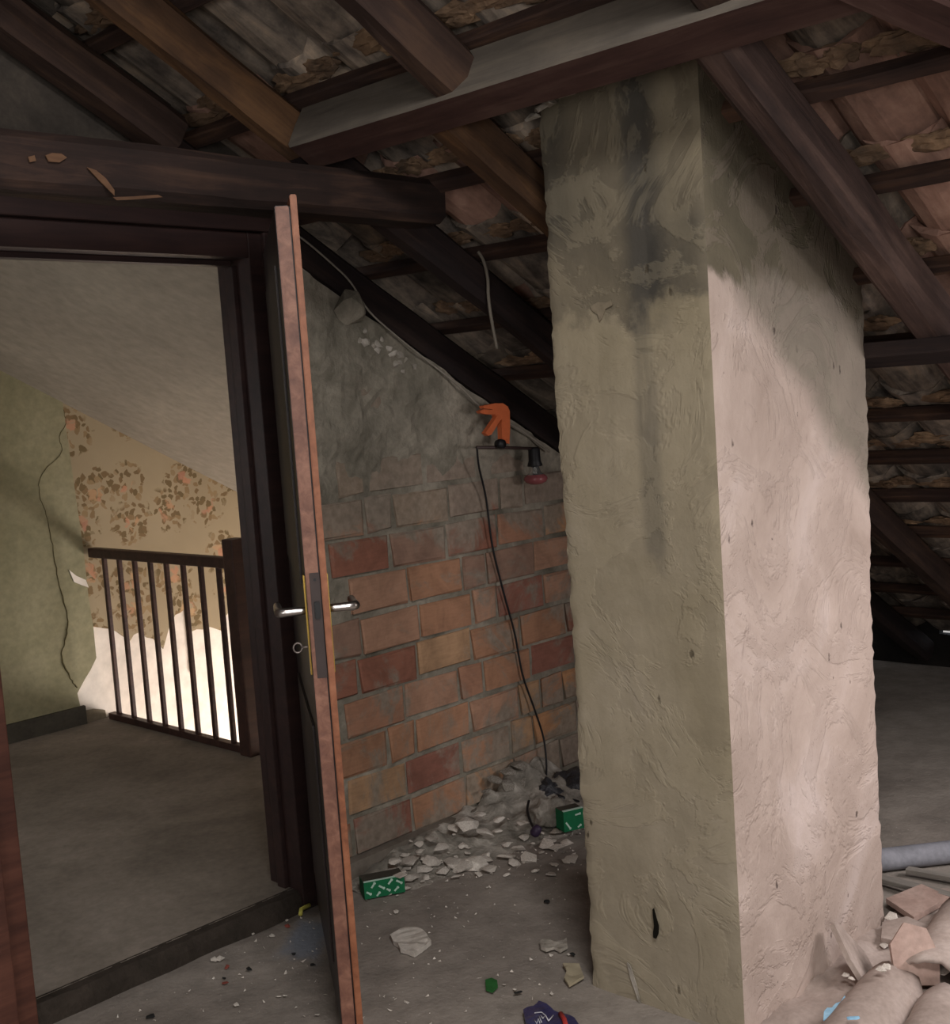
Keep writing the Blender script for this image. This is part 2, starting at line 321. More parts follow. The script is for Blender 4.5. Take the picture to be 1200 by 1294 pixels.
def tile_mat(name, cols, rv):
    m = NT(name); v = m.coord('Object', (2.2, 9, 9)); v2 = m.coord('Object', (5, 5, 5))
    a = m.noise(v, 1.6, 6, 0.65, 0.6); b = m.noise(v2, 1.6, 6, 0.7); n = len(cols)
    c = m.ramp(m.math('ADD', m.math('MULTIPLY', a, 0.55), m.math('MULTIPLY', b, 0.45)), [(0.33+0.34*i/(n-1), lin(q)) for i, q in enumerate(cols)])
    oi = m.n('ShaderNodeObjectInfo'); hs = m.n('ShaderNodeHueSaturation'); m.l(m.math('MULTIPLY_ADD', oi.outputs['Random'], rv, 1-rv/2), hs.inputs['Value']); m.l(c, hs.inputs['Color'])
    m.bump(m.math('ADD', a, b), 0.5, 0.01); return m.out(hs.outputs[0], 0.92, 0.1)
M['tile_soot'] = tile_mat('sooty_clay_tile', [(56, 53, 51), (98, 90, 84), (142, 129, 117), (182, 160, 138)], 0.7)
M['tile_clay'] = tile_mat('pinkish_clay_tile', [(108, 86, 78), (150, 118, 105), (180, 148, 132)], 0.4)
M['tile_dust'] = rough_mat('dust_covered_clay_tile', [(150, 135, 127), (172, 156, 148), (190, 175, 168)], 5, bump=0.3, rndval=0.15)
M['shard_pink'] = rough_mat('pinkish_broken_clay', [(150, 126, 116), (172, 146, 136), (186, 162, 152)], 6, bump=0.3)
M['closing_sheet'] = rough_mat('dark_closing_sheet', [(30, 27, 26), (40, 36, 34)], 5)  # for the added sky-blocking sheet and the eave boards
M['boards'] = wood('roof_boarding', [(84, 70, 58), (110, 92, 76), (130, 110, 92)])
M['plaster'] = rough_mat('white_wall_plaster', [(214, 205, 194), (222, 213, 203), (230, 222, 213)], 3, bump=0.08, fine=12)
M['room_plaster'] = rough_mat('dull_room_plaster', [(140, 130, 116), (158, 148, 132), (172, 160, 146)], 3, bump=0.3)
M['green'] = rough_mat('faded_green_paint', [(124, 120, 94), (140, 135, 108), (150, 144, 118)], 2.0, bump=0.12, fine=30, rnd=False)
M['ceil'] = rough_mat('cream_sloped_ceiling', [(120, 113, 102), (130, 123, 111), (140, 133, 120)], 1.6, bump=0.08, fine=20, rnd=False)
M['skirt'] = rough_mat('grey_skirting', [(66, 62, 56), (82, 78, 70)], 6, bump=0.15)
M['base_patch'] = rough_mat('grey_plaster_base', [(120, 110, 94), (140, 128, 110)], 6)
M['crack'] = plain('crack_shadow_brown', (92, 84, 60), 0.95, 0.05)
def wallpaper():
    m = NT('floral_wallpaper'); p, x, y, z = m.pos(); cb = m.n('ShaderNodeCombineXYZ'); m.l(x, cb.inputs[0]); m.l(z, cb.inputs[1]); q0 = cb.outputs[0]; wn = m.n('ShaderNodeTexNoise'); wn.inputs['Scale'].default_value = 16; wn.inputs['Detail'].default_value = 3; m.l(q0, wn.inputs['Vector']); vma = m.n('ShaderNodeVectorMath', operation='MULTIPLY_ADD'); m.l(wn.outputs['Color'], vma.inputs[0]); vma.inputs[1].default_value = (0.07, 0.07, 0); m.l(q0, vma.inputs[2]); q = vma.outputs[0]
    def vor(scale, rnd, feat='F1'):
        v = m.n('ShaderNodeTexVoronoi', feature=feat, voronoi_dimensions='2D'); v.inputs['Scale'].default_value = scale; v.inputs['Randomness'].default_value = rnd; m.l(q, v.inputs['Vector']); return v
    big = vor(3.9, 0.6); small = vor(29, 1.0); mid = vor(15, 0.9); n = m.noise(q, 9, 4, 0.6, 1.5); n2 = m.noise(q, 45, 3)
    dist = m.math('ADD', big.outputs['Distance'], m.math('MULTIPLY_ADD', n, 0.5, -0.25))
    clus = m.mask(dist, 0.50, 0.40)
    leaf = m.math('MULTIPLY', m.mask(m.math('ADD', small.outputs['Distance'], m.math('MULTIPLY_ADD', n2, 0.5, -0.25)), 0.50, 0.40), clus)
    sp = m.n('ShaderNodeSeparateXYZ'); m.l(small.outputs['Color'], sp.inputs[0]); leaf = m.math('MULTIPLY', leaf, m.mask(sp.outputs[0], 0.18, 0.25))
    col = m.ramp(m.noise(q, 2, 4), [(0.3, lin((140, 126, 102))), (0.7, lin((152, 138, 113)))])
    lc = m.ramp(sp.outputs[1], [(0.2, lin((96, 80, 52))), (0.6, lin((112, 90, 62))), (0.9, lin((134, 112, 82)))])
    col = m.mix(m.math('MULTIPLY', leaf, 0.9), col, lc)
    fl = m.math('MULTIPLY', m.mask(m.math('ADD', mid.outputs['Distance'], m.math('MULTIPLY_ADD', n2, 0.3, -0.15)), 0.5, 0.36), m.mask(dist, 0.20, 0.13))
    sp2 = m.n('ShaderNodeSeparateXYZ'); m.l(mid.outputs['Color'], sp2.inputs[0])
    fc = m.ramp(sp2.outputs[0], [(0.3, lin((172, 124, 98))), (0.6, lin((168, 138, 104))), (0.9, lin((158, 112, 92)))])
    col = m.mix(m.math('MULTIPLY', fl, 0.85), col, fc)
    return m.out(col, 0.85, 0.15)
M['paper'] = wallpaper()
M['chrome'] = plain('brushed_chrome', (214, 208, 206), 0.28, 0.5, 1.0)
M['brass'] = plain('worn_brass', (164, 136, 70), 0.35, 0.5, 1.0)
M['steel'] = plain('dull_steel_plate', (76, 67, 66), 0.55, 0.4, 0.7)
M['key_steel'] = plain('worn_key_steel', (140, 130, 126), 0.45, 0.5, 0.8)
M['black'] = plain('black_plastic', (26, 25, 28), 0.5, 0.4)
M['black_bag'] = rough_mat('black_plastic_sheet', [(42, 42, 46), (56, 56, 60), (70, 70, 76)], 8, bump=0.9, bdist=0.02, rough=0.35, spec=0.5)
M['orange'] = plain('orange_plastic', (214, 110, 66), 0.45, 0.4)
M['maroon'] = plain('maroon_bulb_coating', (150, 84, 88), 0.25, 0.5)
M['dark_bar'] = plain('dark_brown_rod', (64, 48, 46), 0.5, 0.4)
M['wire'] = plain('pale_grey_wire', (150, 142, 132), 0.7, 0.3)
M['cable'] = plain('grey_cable', (116, 108, 98), 0.7, 0.3)
M['green_card'] = plain('green_printed_card', (22, 112, 72), 0.6, 0.3)
M['green_plastic'] = plain('green_plastic', (46, 106, 54), 0.6, 0.3)
M['print'] = plain('pale_print', (196, 222, 208), 0.6, 0.3)
M['navy'] = rough_mat('navy_wrapper', [(50, 48, 82), (62, 60, 98), (82, 80, 112)], 10, bump=0.5, rough=0.3, spec=0.5)
M['red'] = plain('red_foil', (190, 62, 58), 0.4, 0.4)
M['silver'] = plain('silver_print', (206, 206, 214), 0.35, 0.5)
M['yellow'] = plain('yellow_plastic', (204, 196, 96), 0.5, 0.3)
M['blue'] = rough_mat('pale_blue_plastic', [(120, 168, 204), (150, 196, 226), (180, 216, 236)], 12, bump=0.5, rough=0.5)
M['card'] = plain('beige_card', (176, 164, 140), 0.8, 0.2)
M['grey_pipe'] = rough_mat('dusty_grey_pipe', [(116, 116, 122), (136, 136, 144), (150, 150, 158)], 6, bump=0.2, rough=0.7)
M['lath'] = wood('dusty_lath', [(98, 93, 88), (126, 120, 114), (148, 141, 134)], 0.4, 0.2)
M['purple'] = plain('purple_plug', (58, 44, 70), 0.5, 0.4)
M['glass'] = NT('clear_bulb_glass').out((0.75, 0.78, 0.8, 1), 0.08, 0.5); M['glass'].node_tree.nodes['Principled BSDF'].inputs['Transmission Weight'].default_value = 0.9
M['dark_hole'] = plain('dark_cavity', (28, 26, 22), 0.95, 0.05)
M['charcoal_bit'] = plain('charcoal_bit', (46, 46, 46), 0.9, 0.1)
M['red_bit'] = plain('red_clay_bit', (140, 74, 64), 0.8, 0.2)

# ------------------------------------------------------------------ attic floor and landing floor
def grid_sheet(name, x0, x1, y0, y1, nx, ny, z, amp, mat, hole=None):
    vs = []; fs = []
    for i in range(nx+1):
        for j in range(ny+1):
            x = x0+(x1-x0)*i/nx; y = y0+(y1-y0)*j/ny
            vs.append((x, y, z+amp*noise.noise(V3((x*2.1, y*2.1, 3)))))
    for i in range(nx):
        for j in range(ny): fs.append((i*(ny+1)+j, (i+1)*(ny+1)+j, (i+1)*(ny+1)+j+1, i*(ny+1)+j+1))
    return pydata(name, vs, fs, mat, None, None, True)
tag(grid_sheet('floor', -3.0, 7.4, -2.6, 3.16, 80, 50, -0.004, 0.006, M['floor']), 'dusty grey concrete attic floor strewn with debris', None, 'structure')
land = empty('landing_floor', (2.2, 4.4, 0), 'worn grey screed floor of the landing beyond the doorway', None, 'structure')
box('screed', (0.3, 3.08, -0.15), (3.14, 5.80, 0.06), M['landing'], land)
vs = []; fs = []; n = 60                                                       # broken front edge of the step
for i in range(n+1):
    x = 0.9+1.5*i/n; e = 3.052+0.012*noise.noise(V3((x*7, 0, 0)))+0.006*noise.noise(V3((x*30, 1, 0)))
    b = 3.03-0.012*noise.noise(V3((x*5, 9, 0)))
    for (y, z) in ((3.09, 0.0605), (e, 0.058+0.004*noise.noise(V3((x*20, 4, 0)))), ((e+b)/2-0.004, 0.03), (b, -0.02)): vs.append((x, y, z))
for i in range(n):
    for k in range(3): a = i*4+k; fs.append((a, a+1, a+5, a+4))
pydata('step_edge', vs, fs, M['riser'], land)

# ------------------------------------------------------------------ roof
TH = math.atan(0.56); CT, ST = math.cos(TH), math.sin(TH)
RO = V3((0, 0, 3.48)); RS = V3((CT, 0, -ST)); RN = V3((ST, 0, CT)); RYv = V3((0, 1, 0))
def rp(s, y, n): return RO+RS*s+RYv*y+RN*n
roof = empty('roof', (2.5, 2.0, 2.2), 'old timber and clay tile roof sloping down over the attic', None, 'structure')
RH = 0.115
def rafter(s0, s1, y0, wd, mat, seed, h=RH, n0=0.0, ch=0.14, jit=0.005, y1=None, ej=0.0, name='rafter'):
    # timber(): y' = up x dir ; dir=RS, up=RN -> y' = RN x RS = +y
    return timber(name, rp(s0, y0, n0), rp(s1, y0 if y1 is None else y1, n0), wd, h, RN, mat, roof, 26, ch, jit, seed, ej)
rafter(0.0, 2.3, 2.985, 0.15, M['rafter'], 43, ch=0.25, jit=0.010)
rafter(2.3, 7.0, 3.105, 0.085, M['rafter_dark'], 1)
rafter(0.0, 2.45, 2.585, 0.09, M['rafter_ochre'], 2, ch=0.25, jit=0.008)
rafter(2.45, 7.0, 2.588, 0.09, M['rafter_dark'], 42, ch=0.25, jit=0.008)  # darker timber puts the shade under the low roof into the colour
rafter(0.0, 2.385, 1.93, 0.12, M['rafter'], 3, h=0.125, n0=-0.012, ch=0.3, jit=0.008, ej=0.01)   # upper rafter butting on the purlin
rafter(2.47, 4.3, 2.062, 0.095, M['rafter_ochre'], 4, ch=0.2)
rafter(4.3, 7.0, 2.066, 0.095, M['rafter'], 41, ch=0.2)
rafter(2.47, 7.0, 1.285, 0.11, M['rafter_red'], 5, h=0.12, ch=0.22, jit=0.011)
rafter(2.35, 7.0, 0.62, 0.09, M['rafter_red'], 6)
rafter(0.0, 2.385, 1.20, 0.11, M['rafter'], 7)
rafter(0.0, 7.0, 0.42, 0.09, M['rafter'], 8)
rafter(0.0, 7.0, -0.37, 0.09, M['rafter'], 9); rafter(0.0, 7.0, -1.3, 0.09, M['rafter'], 10)
# diagonal hip-like piece at the end of the purlin
timber('brace', rp(2.26, 1.01, -0.03), rp(3.23, 0.325, -0.03), 0.12, 0.13, RN, M['purlin'], roof, 14, 0.15, 0.006, 12)
o = timber('purlin', rp(2.385, 2.578, -0.018), rp(2.385, 0.30, -0.018), 0.105, 0.131, RN, [M['purlin'], M['purlin_grey']], roof, 24, 0.06, 0.003, 13)
for p in o.data.polygons:                                                      # dusty grey upslope face, red-brown soffit
    if p.normal.y < -0.6: p.material_index = 1
timber('purlin', rp(3.68, 2.05, -0.05), rp(3.68, -0.2, -0.05), 0.07, 0.05, RN, M['rafter_dark'], roof, 16, 0.1, 0.004, 14)
timber('tie_beam', (-1.4, 2.462, 2.108), (2.535, 2.462, 2.108), 0.122, 0.126, (0, 0, 1), M['tie'], roof, 34, 0.16, 0.006, 15, 0.01)
_tb = lambda px, py: (lambda d: (d.x*2.455/d.y, 1.6+d.z*2.455/d.y))(cf+cr*((px-600)/FPX)-cu*((py-647)/FPX))
for pts in ([(58, 196), (66, 193), (78, 194), (85, 199), (76, 205), (62, 204)], [(36, 198), (44, 196), (46, 203), (38, 205)], [(110, 211), (122, 215), (134, 225), (145, 240), (145, 247), (138, 240), (124, 226)], [(143, 249), (170, 248), (200, 246), (206, 249), (170, 252), (148, 253)]):
    pl_ = [_tb(*q) for q in reversed(pts)]
    sheet('bark_scar', pl_, 0.003, M['rafter_scar'], roof, basis(V3((0, 2.459, 0)), V3((1, 0, 0)), V3((0, 0, 1)), V3((0, -1, 0))))
# battens (lower arris positions along the slope)
BAT = [0.06, 0.45, 0.84, 1.23, 1.62, 2.006, 2.41, 2.84, 3.185, 3.575, 3.945, 4.43, 4.76, 5.12, 5.5, 5.88, 6.26, 6.64]
for k, b in enumerate(BAT):
    wd = random.uniform(0.042, 0.058); hh = random.uniform(0.034, 0.044); js = random.uniform(-0.01, 0.01)
    timber('batten', rp(b-wd, 3.22, RH), rp(b-wd+js, 0.46, RH), wd, hh, RN, M['batten'], roof, 26, 0.14, 0.006, 20+k)
# clay tiles: channel rows (hollow side up) on the battens, cover rows over the gaps between them
def tile_mesh(name, up, seed):
    rnd = random.Random(seed); segs = 7; half = math.radians(76); r = 0.108; th = 0.014; vs = []; fs = []
    for layer in (0, 1):
        for i, x in enumerate((0.0, 0.24, 0.5)):
            rr = (r+(th if layer else 0))*(1.0-0.10*x*(1 if up else -1)) * 1.0
            for k in range(segs+1):
                a = -half+2*half*k/segs; y = rr*math.sin(a); z = rr*(1-math.cos(a)) - (th if layer else 0) + (0 if layer == 0 else th*0.0)
                j = 0.006 if i != 1 else 0.003
                vs.append(V3((x+rnd.uniform(-1, 1)*(0.014 if i != 1 else 0), y+rnd.uniform(-j, j), (z+rnd.uniform(-j, j)*0.6)*(-1 if up else 1))))
    n = segs+1
    def idx(l, i, k): return l*3*n+i*n+k
    for l in (0, 1):
        for i in (0, 1):
            for k in range(segs): fs.append((idx(l, i, k), idx(l, i+1, k), idx(l, i+1, k+1), idx(l, i, k+1)))
    for i in (0, 2):
        for k in range(segs): fs.append((idx(0, i, k), idx(0, i, k+1), idx(1, i, k+1), idx(1, i, k)))
    for k in (0, segs):
        for i in (0, 1): fs.append((idx(0, i, k), idx(0, i+1, k), idx(1, i+1, k), idx(1, i, k)))
    me = bpy.data.meshes.new(name); me.from_pydata([tuple(v) for v in vs], [], fs); me.update()
    bm = bmesh.new(); bm.from_mesh(me); bmesh.ops.recalc_face_normals(bm, faces=bm.faces); bm.to_mesh(me); bm.free()
    return me
TM = {}
for mk in ('tile_soot', 'tile_clay'):
    for up in (0, 1):
        for v in range(4):
            me = tile_mesh('clay_tile', up, v*7+up); me.materials.append(M[mk]); TM[mk, up, v] = me
def put_tile(name, mk, up, s0, s1, y, n0, n1):
    c = bpy.data.objects.new(name, TM[mk, up, random.randrange(4)]); COL.objects.link(c)
    a = rp(s0, y, n0); b = rp(s1, y+random.uniform(-0.008, 0.008), n1); x = b-a; L = x.length; x.normalize(); yy = RYv.copy(); z = x.cross(yy).normalized(); yy = z.cross(x)
    mw = basis(a, x, yy, z) @ Matrix.Diagonal((L/0.5, 1, 1, 1)) @ RX(random.uniform(-0.06, 0.06)); place(c, roof, mw)
ys = [0.56+0.222*i for i in range(13)]
for k in range(2, len(BAT)):
    b = BAT[k]; b2 = BAT[k+1] if k+1 < len(BAT) else b+0.36
    for y in ys:
        if 1.5 < y < 2.0 and 2.5 < b < 3.45: 
            if b < 3.3: continue                                              # the chimney goes through here
        mk = 'tile_clay' if (y < 1.6 and b < 3.8 and random.random() < 0.9) or random.random() < 0.04 else 'tile_soot'
        put_tile('channel_tile', mk, 0, b-0.105-random.uniform(0, 0.03), b2+random.uniform(0.0, 0.03), y+random.uniform(-0.012, 0.012), 0.170, 0.186)
        if y > ys[0]: put_tile('cover_tile', mk, 1, b-0.09, b2+0.05, y-0.111+random.uniform(-0.012, 0.012), 0.285, 0.275)
# ragged mortar bedding left along the battens
M['bedding'] = rough_mat('tan_mortar_bedding', [(78, 66, 57), (124, 101, 82), (176, 146, 116)], 9, bump=0.8, bdist=0.01)
bm = bmesh.new()
for k in range(4, 15):
    y = 0.6
    while y < 3.1:
        w_ = random.uniform(0.04, 0.11); c = rp(BAT[k]-0.062-random.uniform(0, 0.035), y, 0.160+random.uniform(0, 0.014)); y += w_*random.uniform(1.1, 2.6)
        if 1.45 < c.y < 2.05 and 2.3 < c.x < 3.3: continue
        g = bmesh.ops.create_icosphere(bm, subdivisions=3, radius=1)
        for v in g['verts']:
            k_ = 1+0.6*noise.noise(v.co*1.6+c*7)+0.45*noise.noise(v.co*4+c*7)+0.2*noise.noise(v.co*9+c); q = v.co*k_; v.co = c+RS*(q.x*0.030)+RYv*(q.y*w_)+RN*(q.z*0.013)
tag(from_bm('mortar_bedding', bm, M['bedding'], roof), 'tan mortar bedding left along the battens', None, 'stuff')
# added sheet blocking sky light above the tiles (with the skylight opening) and boarding outside the tiled part
def slab(name, s0, s1, y0, y1, n0, n1, mat):
    vs = [rp(s, y, n) for s in (s0, s1) for y in (y0, y1) for n in (n0, n1)]
    return pydata(name, vs, [(0, 1, 3, 2), (4, 6, 7, 5), (0, 4, 5, 1), (2, 3, 7, 6), (0, 2, 6, 4), (1, 5, 7, 3)], mat, roof)
SK = (3.55, 4.65, -0.27, 0.41); SU = (0.35, 1.45, -0.27, 0.41)  # SU is an unseen opening added for the upper fill
slab('sky_blocker', -0.15, 6.95, 0.42, 3.30, 0.33, 0.36, M['closing_sheet'])
for (s0, s1) in ((-0.15, SU[0]), (SU[1], SK[0]), (SK[1], 7.1)): slab('sky_blocker', s0, s1, -2.6, 0.42, 0.33, 0.36, M['closing_sheet'])
for q in (SK, SU): slab('sky_blocker', q[0], q[1], -2.6, q[2], 0.33, 0.36, M['closing_sheet'])
for k in range(46):                                                            # roof boards by the skylight and the added upper opening and over the camera
    s = -0.12+k*0.157
    op = any(q[0]-0.14 < s < q[1] for q in (SK, SU))
    slab('roof_board', s, s+0.15, -2.6, SK[2]-0.005 if op else 0.44, RH, RH+0.02, M['boards'])
slab('roof_board', 0.0, 0.75, 0.44, 3.3, RH+0.06, RH+0.08, M['boards'])
for q in (SK, SU):
    for (a, b) in ((q[0]-0.05, q[0]), (q[1], q[1]+0.05)): slab('skylight_curb', a, b, q[2], q[3], RH+0.02, 0.40, M['rafter'])
    for (c, d) in ((q[2]-0.05, q[2]), (q[3], q[3]+0.02)): slab('skylight_curb', q[0], q[1], c, d, RH+0.02, 0.40, M['rafter'])
# other slope of the roof, behind the camera
vs = [(-0.12, -2.6, 3.72), (-0.12, 3.3, 3.72), (-3.2, 3.3, 1.80), (-3.2, -2.6, 1.80)]; vs += [(x, y, z+0.05) for x, y, z in vs]
pydata('rear_slope', vs, [(0, 1, 2, 3), (7, 6, 5, 4), (0, 3, 7, 4), (1, 0, 4, 5), (2, 1, 5, 6), (3, 2, 6, 7)], M['boards'], roof)
box('ridge_beam', (-0.12, -2.6, 3.30), (0.04, 3.3, 3.48), M['rafter'], roof)

# ------------------------------------------------------------------ outer walls
def wall_boxes(name, boxes, mat, label):
    bm = bmesh.new()
    for lo, hi in boxes: bm_box(bm, lo, hi)
    return tag(from_bm(name, bm, mat), label, None, 'structure')
wall_boxes('wall_front', [((-3.1, -2.7, 0), (-1.6, -2.5, 3.9)), ((-0.3, -2.7, 0), (7.2, -2.5, 3.9)), ((-1.6, -2.7, 0), (-0.3, -2.5, 1.0)), ((-1.6, -2.7, 2.1), (-0.3, -2.5, 3.9))], M['room_plaster'], 'plastered gable wall behind the camera with a window')
wall_boxes('wall_left', [((-3.2, -2.6, 0), (-3.0, -1.5, 2.0)), ((-3.2, -0.3, 0), (-3.0, 3.3, 2.0)), ((-3.2, -1.5, 0), (-3.0, -0.3, 0.7)), ((-3.2, -1.5, 1.6), (-3.0, -0.3, 2.0))], M['room_plaster'], 'low plastered knee wall with a small window')
def window(name, o, ux, wd, ht, label):
    root = empty(name, o, label, None, 'structure'); ux = V3(ux)
    for (a, b, c, d) in ((0, 0.05, 0, ht), (wd-0.05, wd, 0, ht), (0, wd, 0, 0.05), (0, wd, ht-0.05, ht), (wd/2-0.03, wd/2+0.03, 0, ht)):
        p = V3(o)+ux*a+V3((0, 0, c)); q = V3(o)+ux*b+V3((0, 0, d))+ux.cross(V3((0, 0, 1)))*0.05
        lo = V3((min(p.x, q.x), min(p.y, q.y), p.z)); hi = V3((max(p.x, q.x), max(p.y, q.y), q.z)); box('window_frame', lo, hi, M['rafter'], root)
window('window_1', (-1.6, -2.55, 1.0), (1, 0, 0), 1.3, 1.1, 'wooden framed gable window behind the camera')
window('window_2', (-3.1, -1.5, 0.7), (0, 1, 0), 1.2, 0.9, 'small wooden framed window in the knee wall')
# eave: low board wall with a thin slit of daylight
ZS = 0.174
ev = empty('wall_eave', (6.25, 0.5, 0), 'dark boards closing the eave with a slit of daylight', None, 'structure')
box('eave_board', (6.25, -2.6, -0.02), (6.30, 3.3, ZS), M['closing_sheet'], ev)
box('eave_board', (6.25, 2.60, ZS), (6.30, 3.3, 0.7), M['closing_sheet'], ev)
box('eave_board', (6.25, -2.6, ZS+0.03), (6.30, 2.60, 0.7), M['closing_sheet'], ev)

# ------------------------------------------------------------------ brick wall with the doorway
WY = 3.125
def ztop(x): return 3.48-0.56*x-0.012
wb = empty('wall_back', (3.2, WY, 0), 'partition wall of rough clay bricks under grey mortar, cut to the roof slope', None, 'structure')
vs = []; fs = []; NX, NZ = 130, 70; X0, X1 = 2.345, 6.1
for i in range(NX+1):
    x = X0+(X1-X0)*(i/NX)**1.35; zt = ztop(x)
    for j in range(NZ+1):
        z = -0.02+(zt+0.02)*j/NZ; up = max(0, min(1, (z-1.2)/0.25))
        d = 0.004*noise.noise(V3((x*6, z*6, 1)))+0.003*noise.noise(V3((x*25, z*25, 2)))
        d += up*(0.014*noise.noise(V3((x*5, z*9, 5)))+0.010*noise.noise(V3((x*16, z*16, 6)))+0.006*noise.noise(V3((x*34, z*34, 8)))-0.010)
        vs.append((x, WY+d, z))
for i in range(NX):
    for j in range(NZ): a = i*(NZ+1)+j; fs.append((a, a+NZ+1, a+NZ+2, a+1))
n0 = len(vs); vs += [(X0, WY+0.13, -0.02), (X1, WY+0.13, -0.02), (X1, WY+0.13, ztop(X1)), (X0, WY+0.13, ztop(X0))]
fs += [(n0, n0+3, n0+2, n0+1), (0, NZ, n0+3, n0), (NX*(NZ+1), n0+1, n0+2, NX*(NZ+1)+NZ)]
pydata('mortar_core', vs, fs, M['mortar'], wb)
def brick_mesh(seed, L, H):
    rnd = random.Random(seed); bm = bmesh.new(); bm_box(bm, (0, 0, 0), (L, 0.05, H))
    bmesh.ops.bevel(bm, geom=[e for e in bm.edges if all(abs(v.co.y) < 1e-6 for v in e.verts)], offset=0.006, segments=1, affect='EDGES')
    for v in bm.verts: v.co += V3((rnd.uniform(-1, 1)*0.006, rnd.uniform(-0.002, 0.002), rnd.uniform(-1, 1)*0.005))
    bmesh.ops.recalc_face_normals(bm, faces=bm.faces)
    me = bpy.data.meshes.new('brick'); bm.to_mesh(me); bm.free(); me.materials.append(M['brick']); return me
BL, BH = 0.262, 0.121
BM = [brick_mesh(s, BL, BH) for s in range(6)]; BMh = [brick_mesh(30+s, 0.118, BH) for s in range(4)]
rows = [0.062+0.1375*i for i in range(15)]; starts = [2.42, 2.55, 2.47, 2.56, 2.64, 2.53, 2.62, 2.545, 2.44, 2.60, 2.52, 2.62, 2.50, 2.58, 2.46]
for i, z in enumerate(rows):
    x = starts[i]-0.28; 
    while x < 4.7:
        half = random.random() < 0.14; L = 0.118 if half else BL
        if x >= 2.36 and z+BH < ztop(x+L)-0.01:
            me = random.choice(BMh if half else BM)
            c = bpy.data.objects.new('brick', me); COL.objects.link(c)
            inset = 0.011 if z < 1.2 else (0.008 if z < 1.32 else 0.003)
            place(c, wb, T((x, WY-inset+random.uniform(-0.002, 0.003), z+random.uniform(-0.003, 0.003))) @ RY(random.uniform(-0.008, 0.008)))
        elif x < 2.36 and z+BH < 2.0:
            pass
        x += L+0.019+random.uniform(-0.003, 0.004)
# wall left of the door and above it (behind the tie beam)
def zroof(x): return (3.48-0.56*x+0.37) if x > -0.12 else 3.72+(x+0.12)*0.6234
pl = [(-3.05, 0), (1.20, 0), (1.20, 2.16), (2.345, 2.16), (2.345, zroof(2.345)), (0.8, zroof(0.8)), (-0.12, zroof(-0.1)), (-3.05, zroof(-3.05))]
M['sooty'] = rough_mat('soot_blackened_plaster', [(52, 48, 45), (70, 64, 59), (88, 80, 72)], 5, bump=0.6)
sheet('plaster_panel', pl, 0.11, M['sooty'], wb, basis(V3((0, 3.25, 0)), V3((1, 0, 0)), V3((0, 0, 1)), V3((0, -1, 0))))
# a stone wedged under the rafter and lumps of pale mortar along the slope
def hull(seed, sx, sy, sz, n=14):
    rnd = random.Random(seed); bm = bmesh.new()
    for _ in range(n):
        v = V3((rnd.gauss(0, 1), rnd.gauss(0, 1), rnd.gauss(0, 1))).normalized()*rnd.uniform(0.75, 1); bm.verts.new((v.x*sx, v.y*sy, v.z*sz))
    g = bmesh.ops.convex_hull(bm, input=bm.verts[:]); bmesh.ops.delete(bm, geom=[e for e in g['geom_interior'] if isinstance(e, bmesh.types.BMVert)], context='VERTS')
    return bm
from_bm('stone', hull(5, 0.075, 0.045, 0.075, 22), M['mortar'], wb, T((2.70, 3.10, 1.925)))
for i in range(16):
    x = 2.74+0.016*i+random.uniform(-0.02, 0.02); z = ztop(x)-0.05-abs(random.gauss(0, 0.035)); r = random.uniform(0.010, 0.024)
    from_bm('mortar_lump', hull(50+i, r*1.2, r*0.8, r, 12), M['mortar_lump'], wb, T((x, WY-0.012, z)))
# ------------------------------------------------------------------ door frame
fr = empty('trim_1', (1.8, 3.12, 0), 'dark brown wooden door frame around the open doorway', None, 'structure')
box('jamb', (2.252, 3.03, 0.0), (2.345, 3.20, 2.15), M['frame'], fr, None, 0.004)
box('door_stop', (2.235, 3.10, 0.06), (2.252, 3.14, 2.055), M['frame'], fr, None, 0.003)
box('jamb', (1.255, 3.03, 0.0), (1.352, 3.20, 2.15), M['frame_left'], fr, None, 0.004)
box('casing', (1.19, 3.005, 0.0), (1.29, 3.03, 2.24), M['frame_left'], fr, None, 0.004)
box('header', (1.352, 3.03, 2.072), (2.252, 3.20, 2.15), M['frame'], fr, None, 0.004)
box('door_stop', (1.352, 3.10, 2.055), (2.235, 3.14, 2.072), M['frame'], fr, None, 0.003)
box('casing', (1.19, 3.005, 2.15), (2.40, 3.03, 2.26), M['frame'], fr, None, 0.005)
box('casing', (2.30, 3.012, 0.0), (2.385, 3.03, 2.15), M['frame'], fr, None, 0.005)

# ------------------------------------------------------------------ open door leaf, seen almost edge-on
HG = V3((2.292, 3.012, 0)); FE = V3((1.791, 2.294, 0)); dx = (FE-HG).normalized(); DL = (FE-HG).length
dy = V3((0, 0, 1)).cross(dx)                         # towards the chimney side
if dy.x < 0: dy = -dy
DM = basis(HG, dx, dy, V3((0, 0, 1)))                 # local x: hinge -> free edge, y: thickness, z: up
if DM.to_3x3().determinant() < 0: DM = basis(HG, dx, dy, V3((0, 0, 1)))
door = empty('door_1', (2.292, 3.012, 0), 'dark brown wooden door standing open, seen almost edge-on', None, 'structure')
def dbox(name, lo, hi, mat, par=None, bev=0.0): 
    bm = bmesh.new(); bm_box(bm, lo, hi)
    if bev: bmesh.ops.bevel(bm, geom=bm.edges[:], offset=bev, segments=2, affect='EDGES')
    return from_bm(name, bm, mat, par or door, DM)
leaf = dbox('leaf', (0.0, 0.0, 0.03), (DL-0.004, 0.034, 2.082), M['door'], None, 0.002)
dbox('free_edge', (DL-0.004, 0.001, 0.03), (DL, 0.033, 2.080), M['edge'], None, 0.0015)
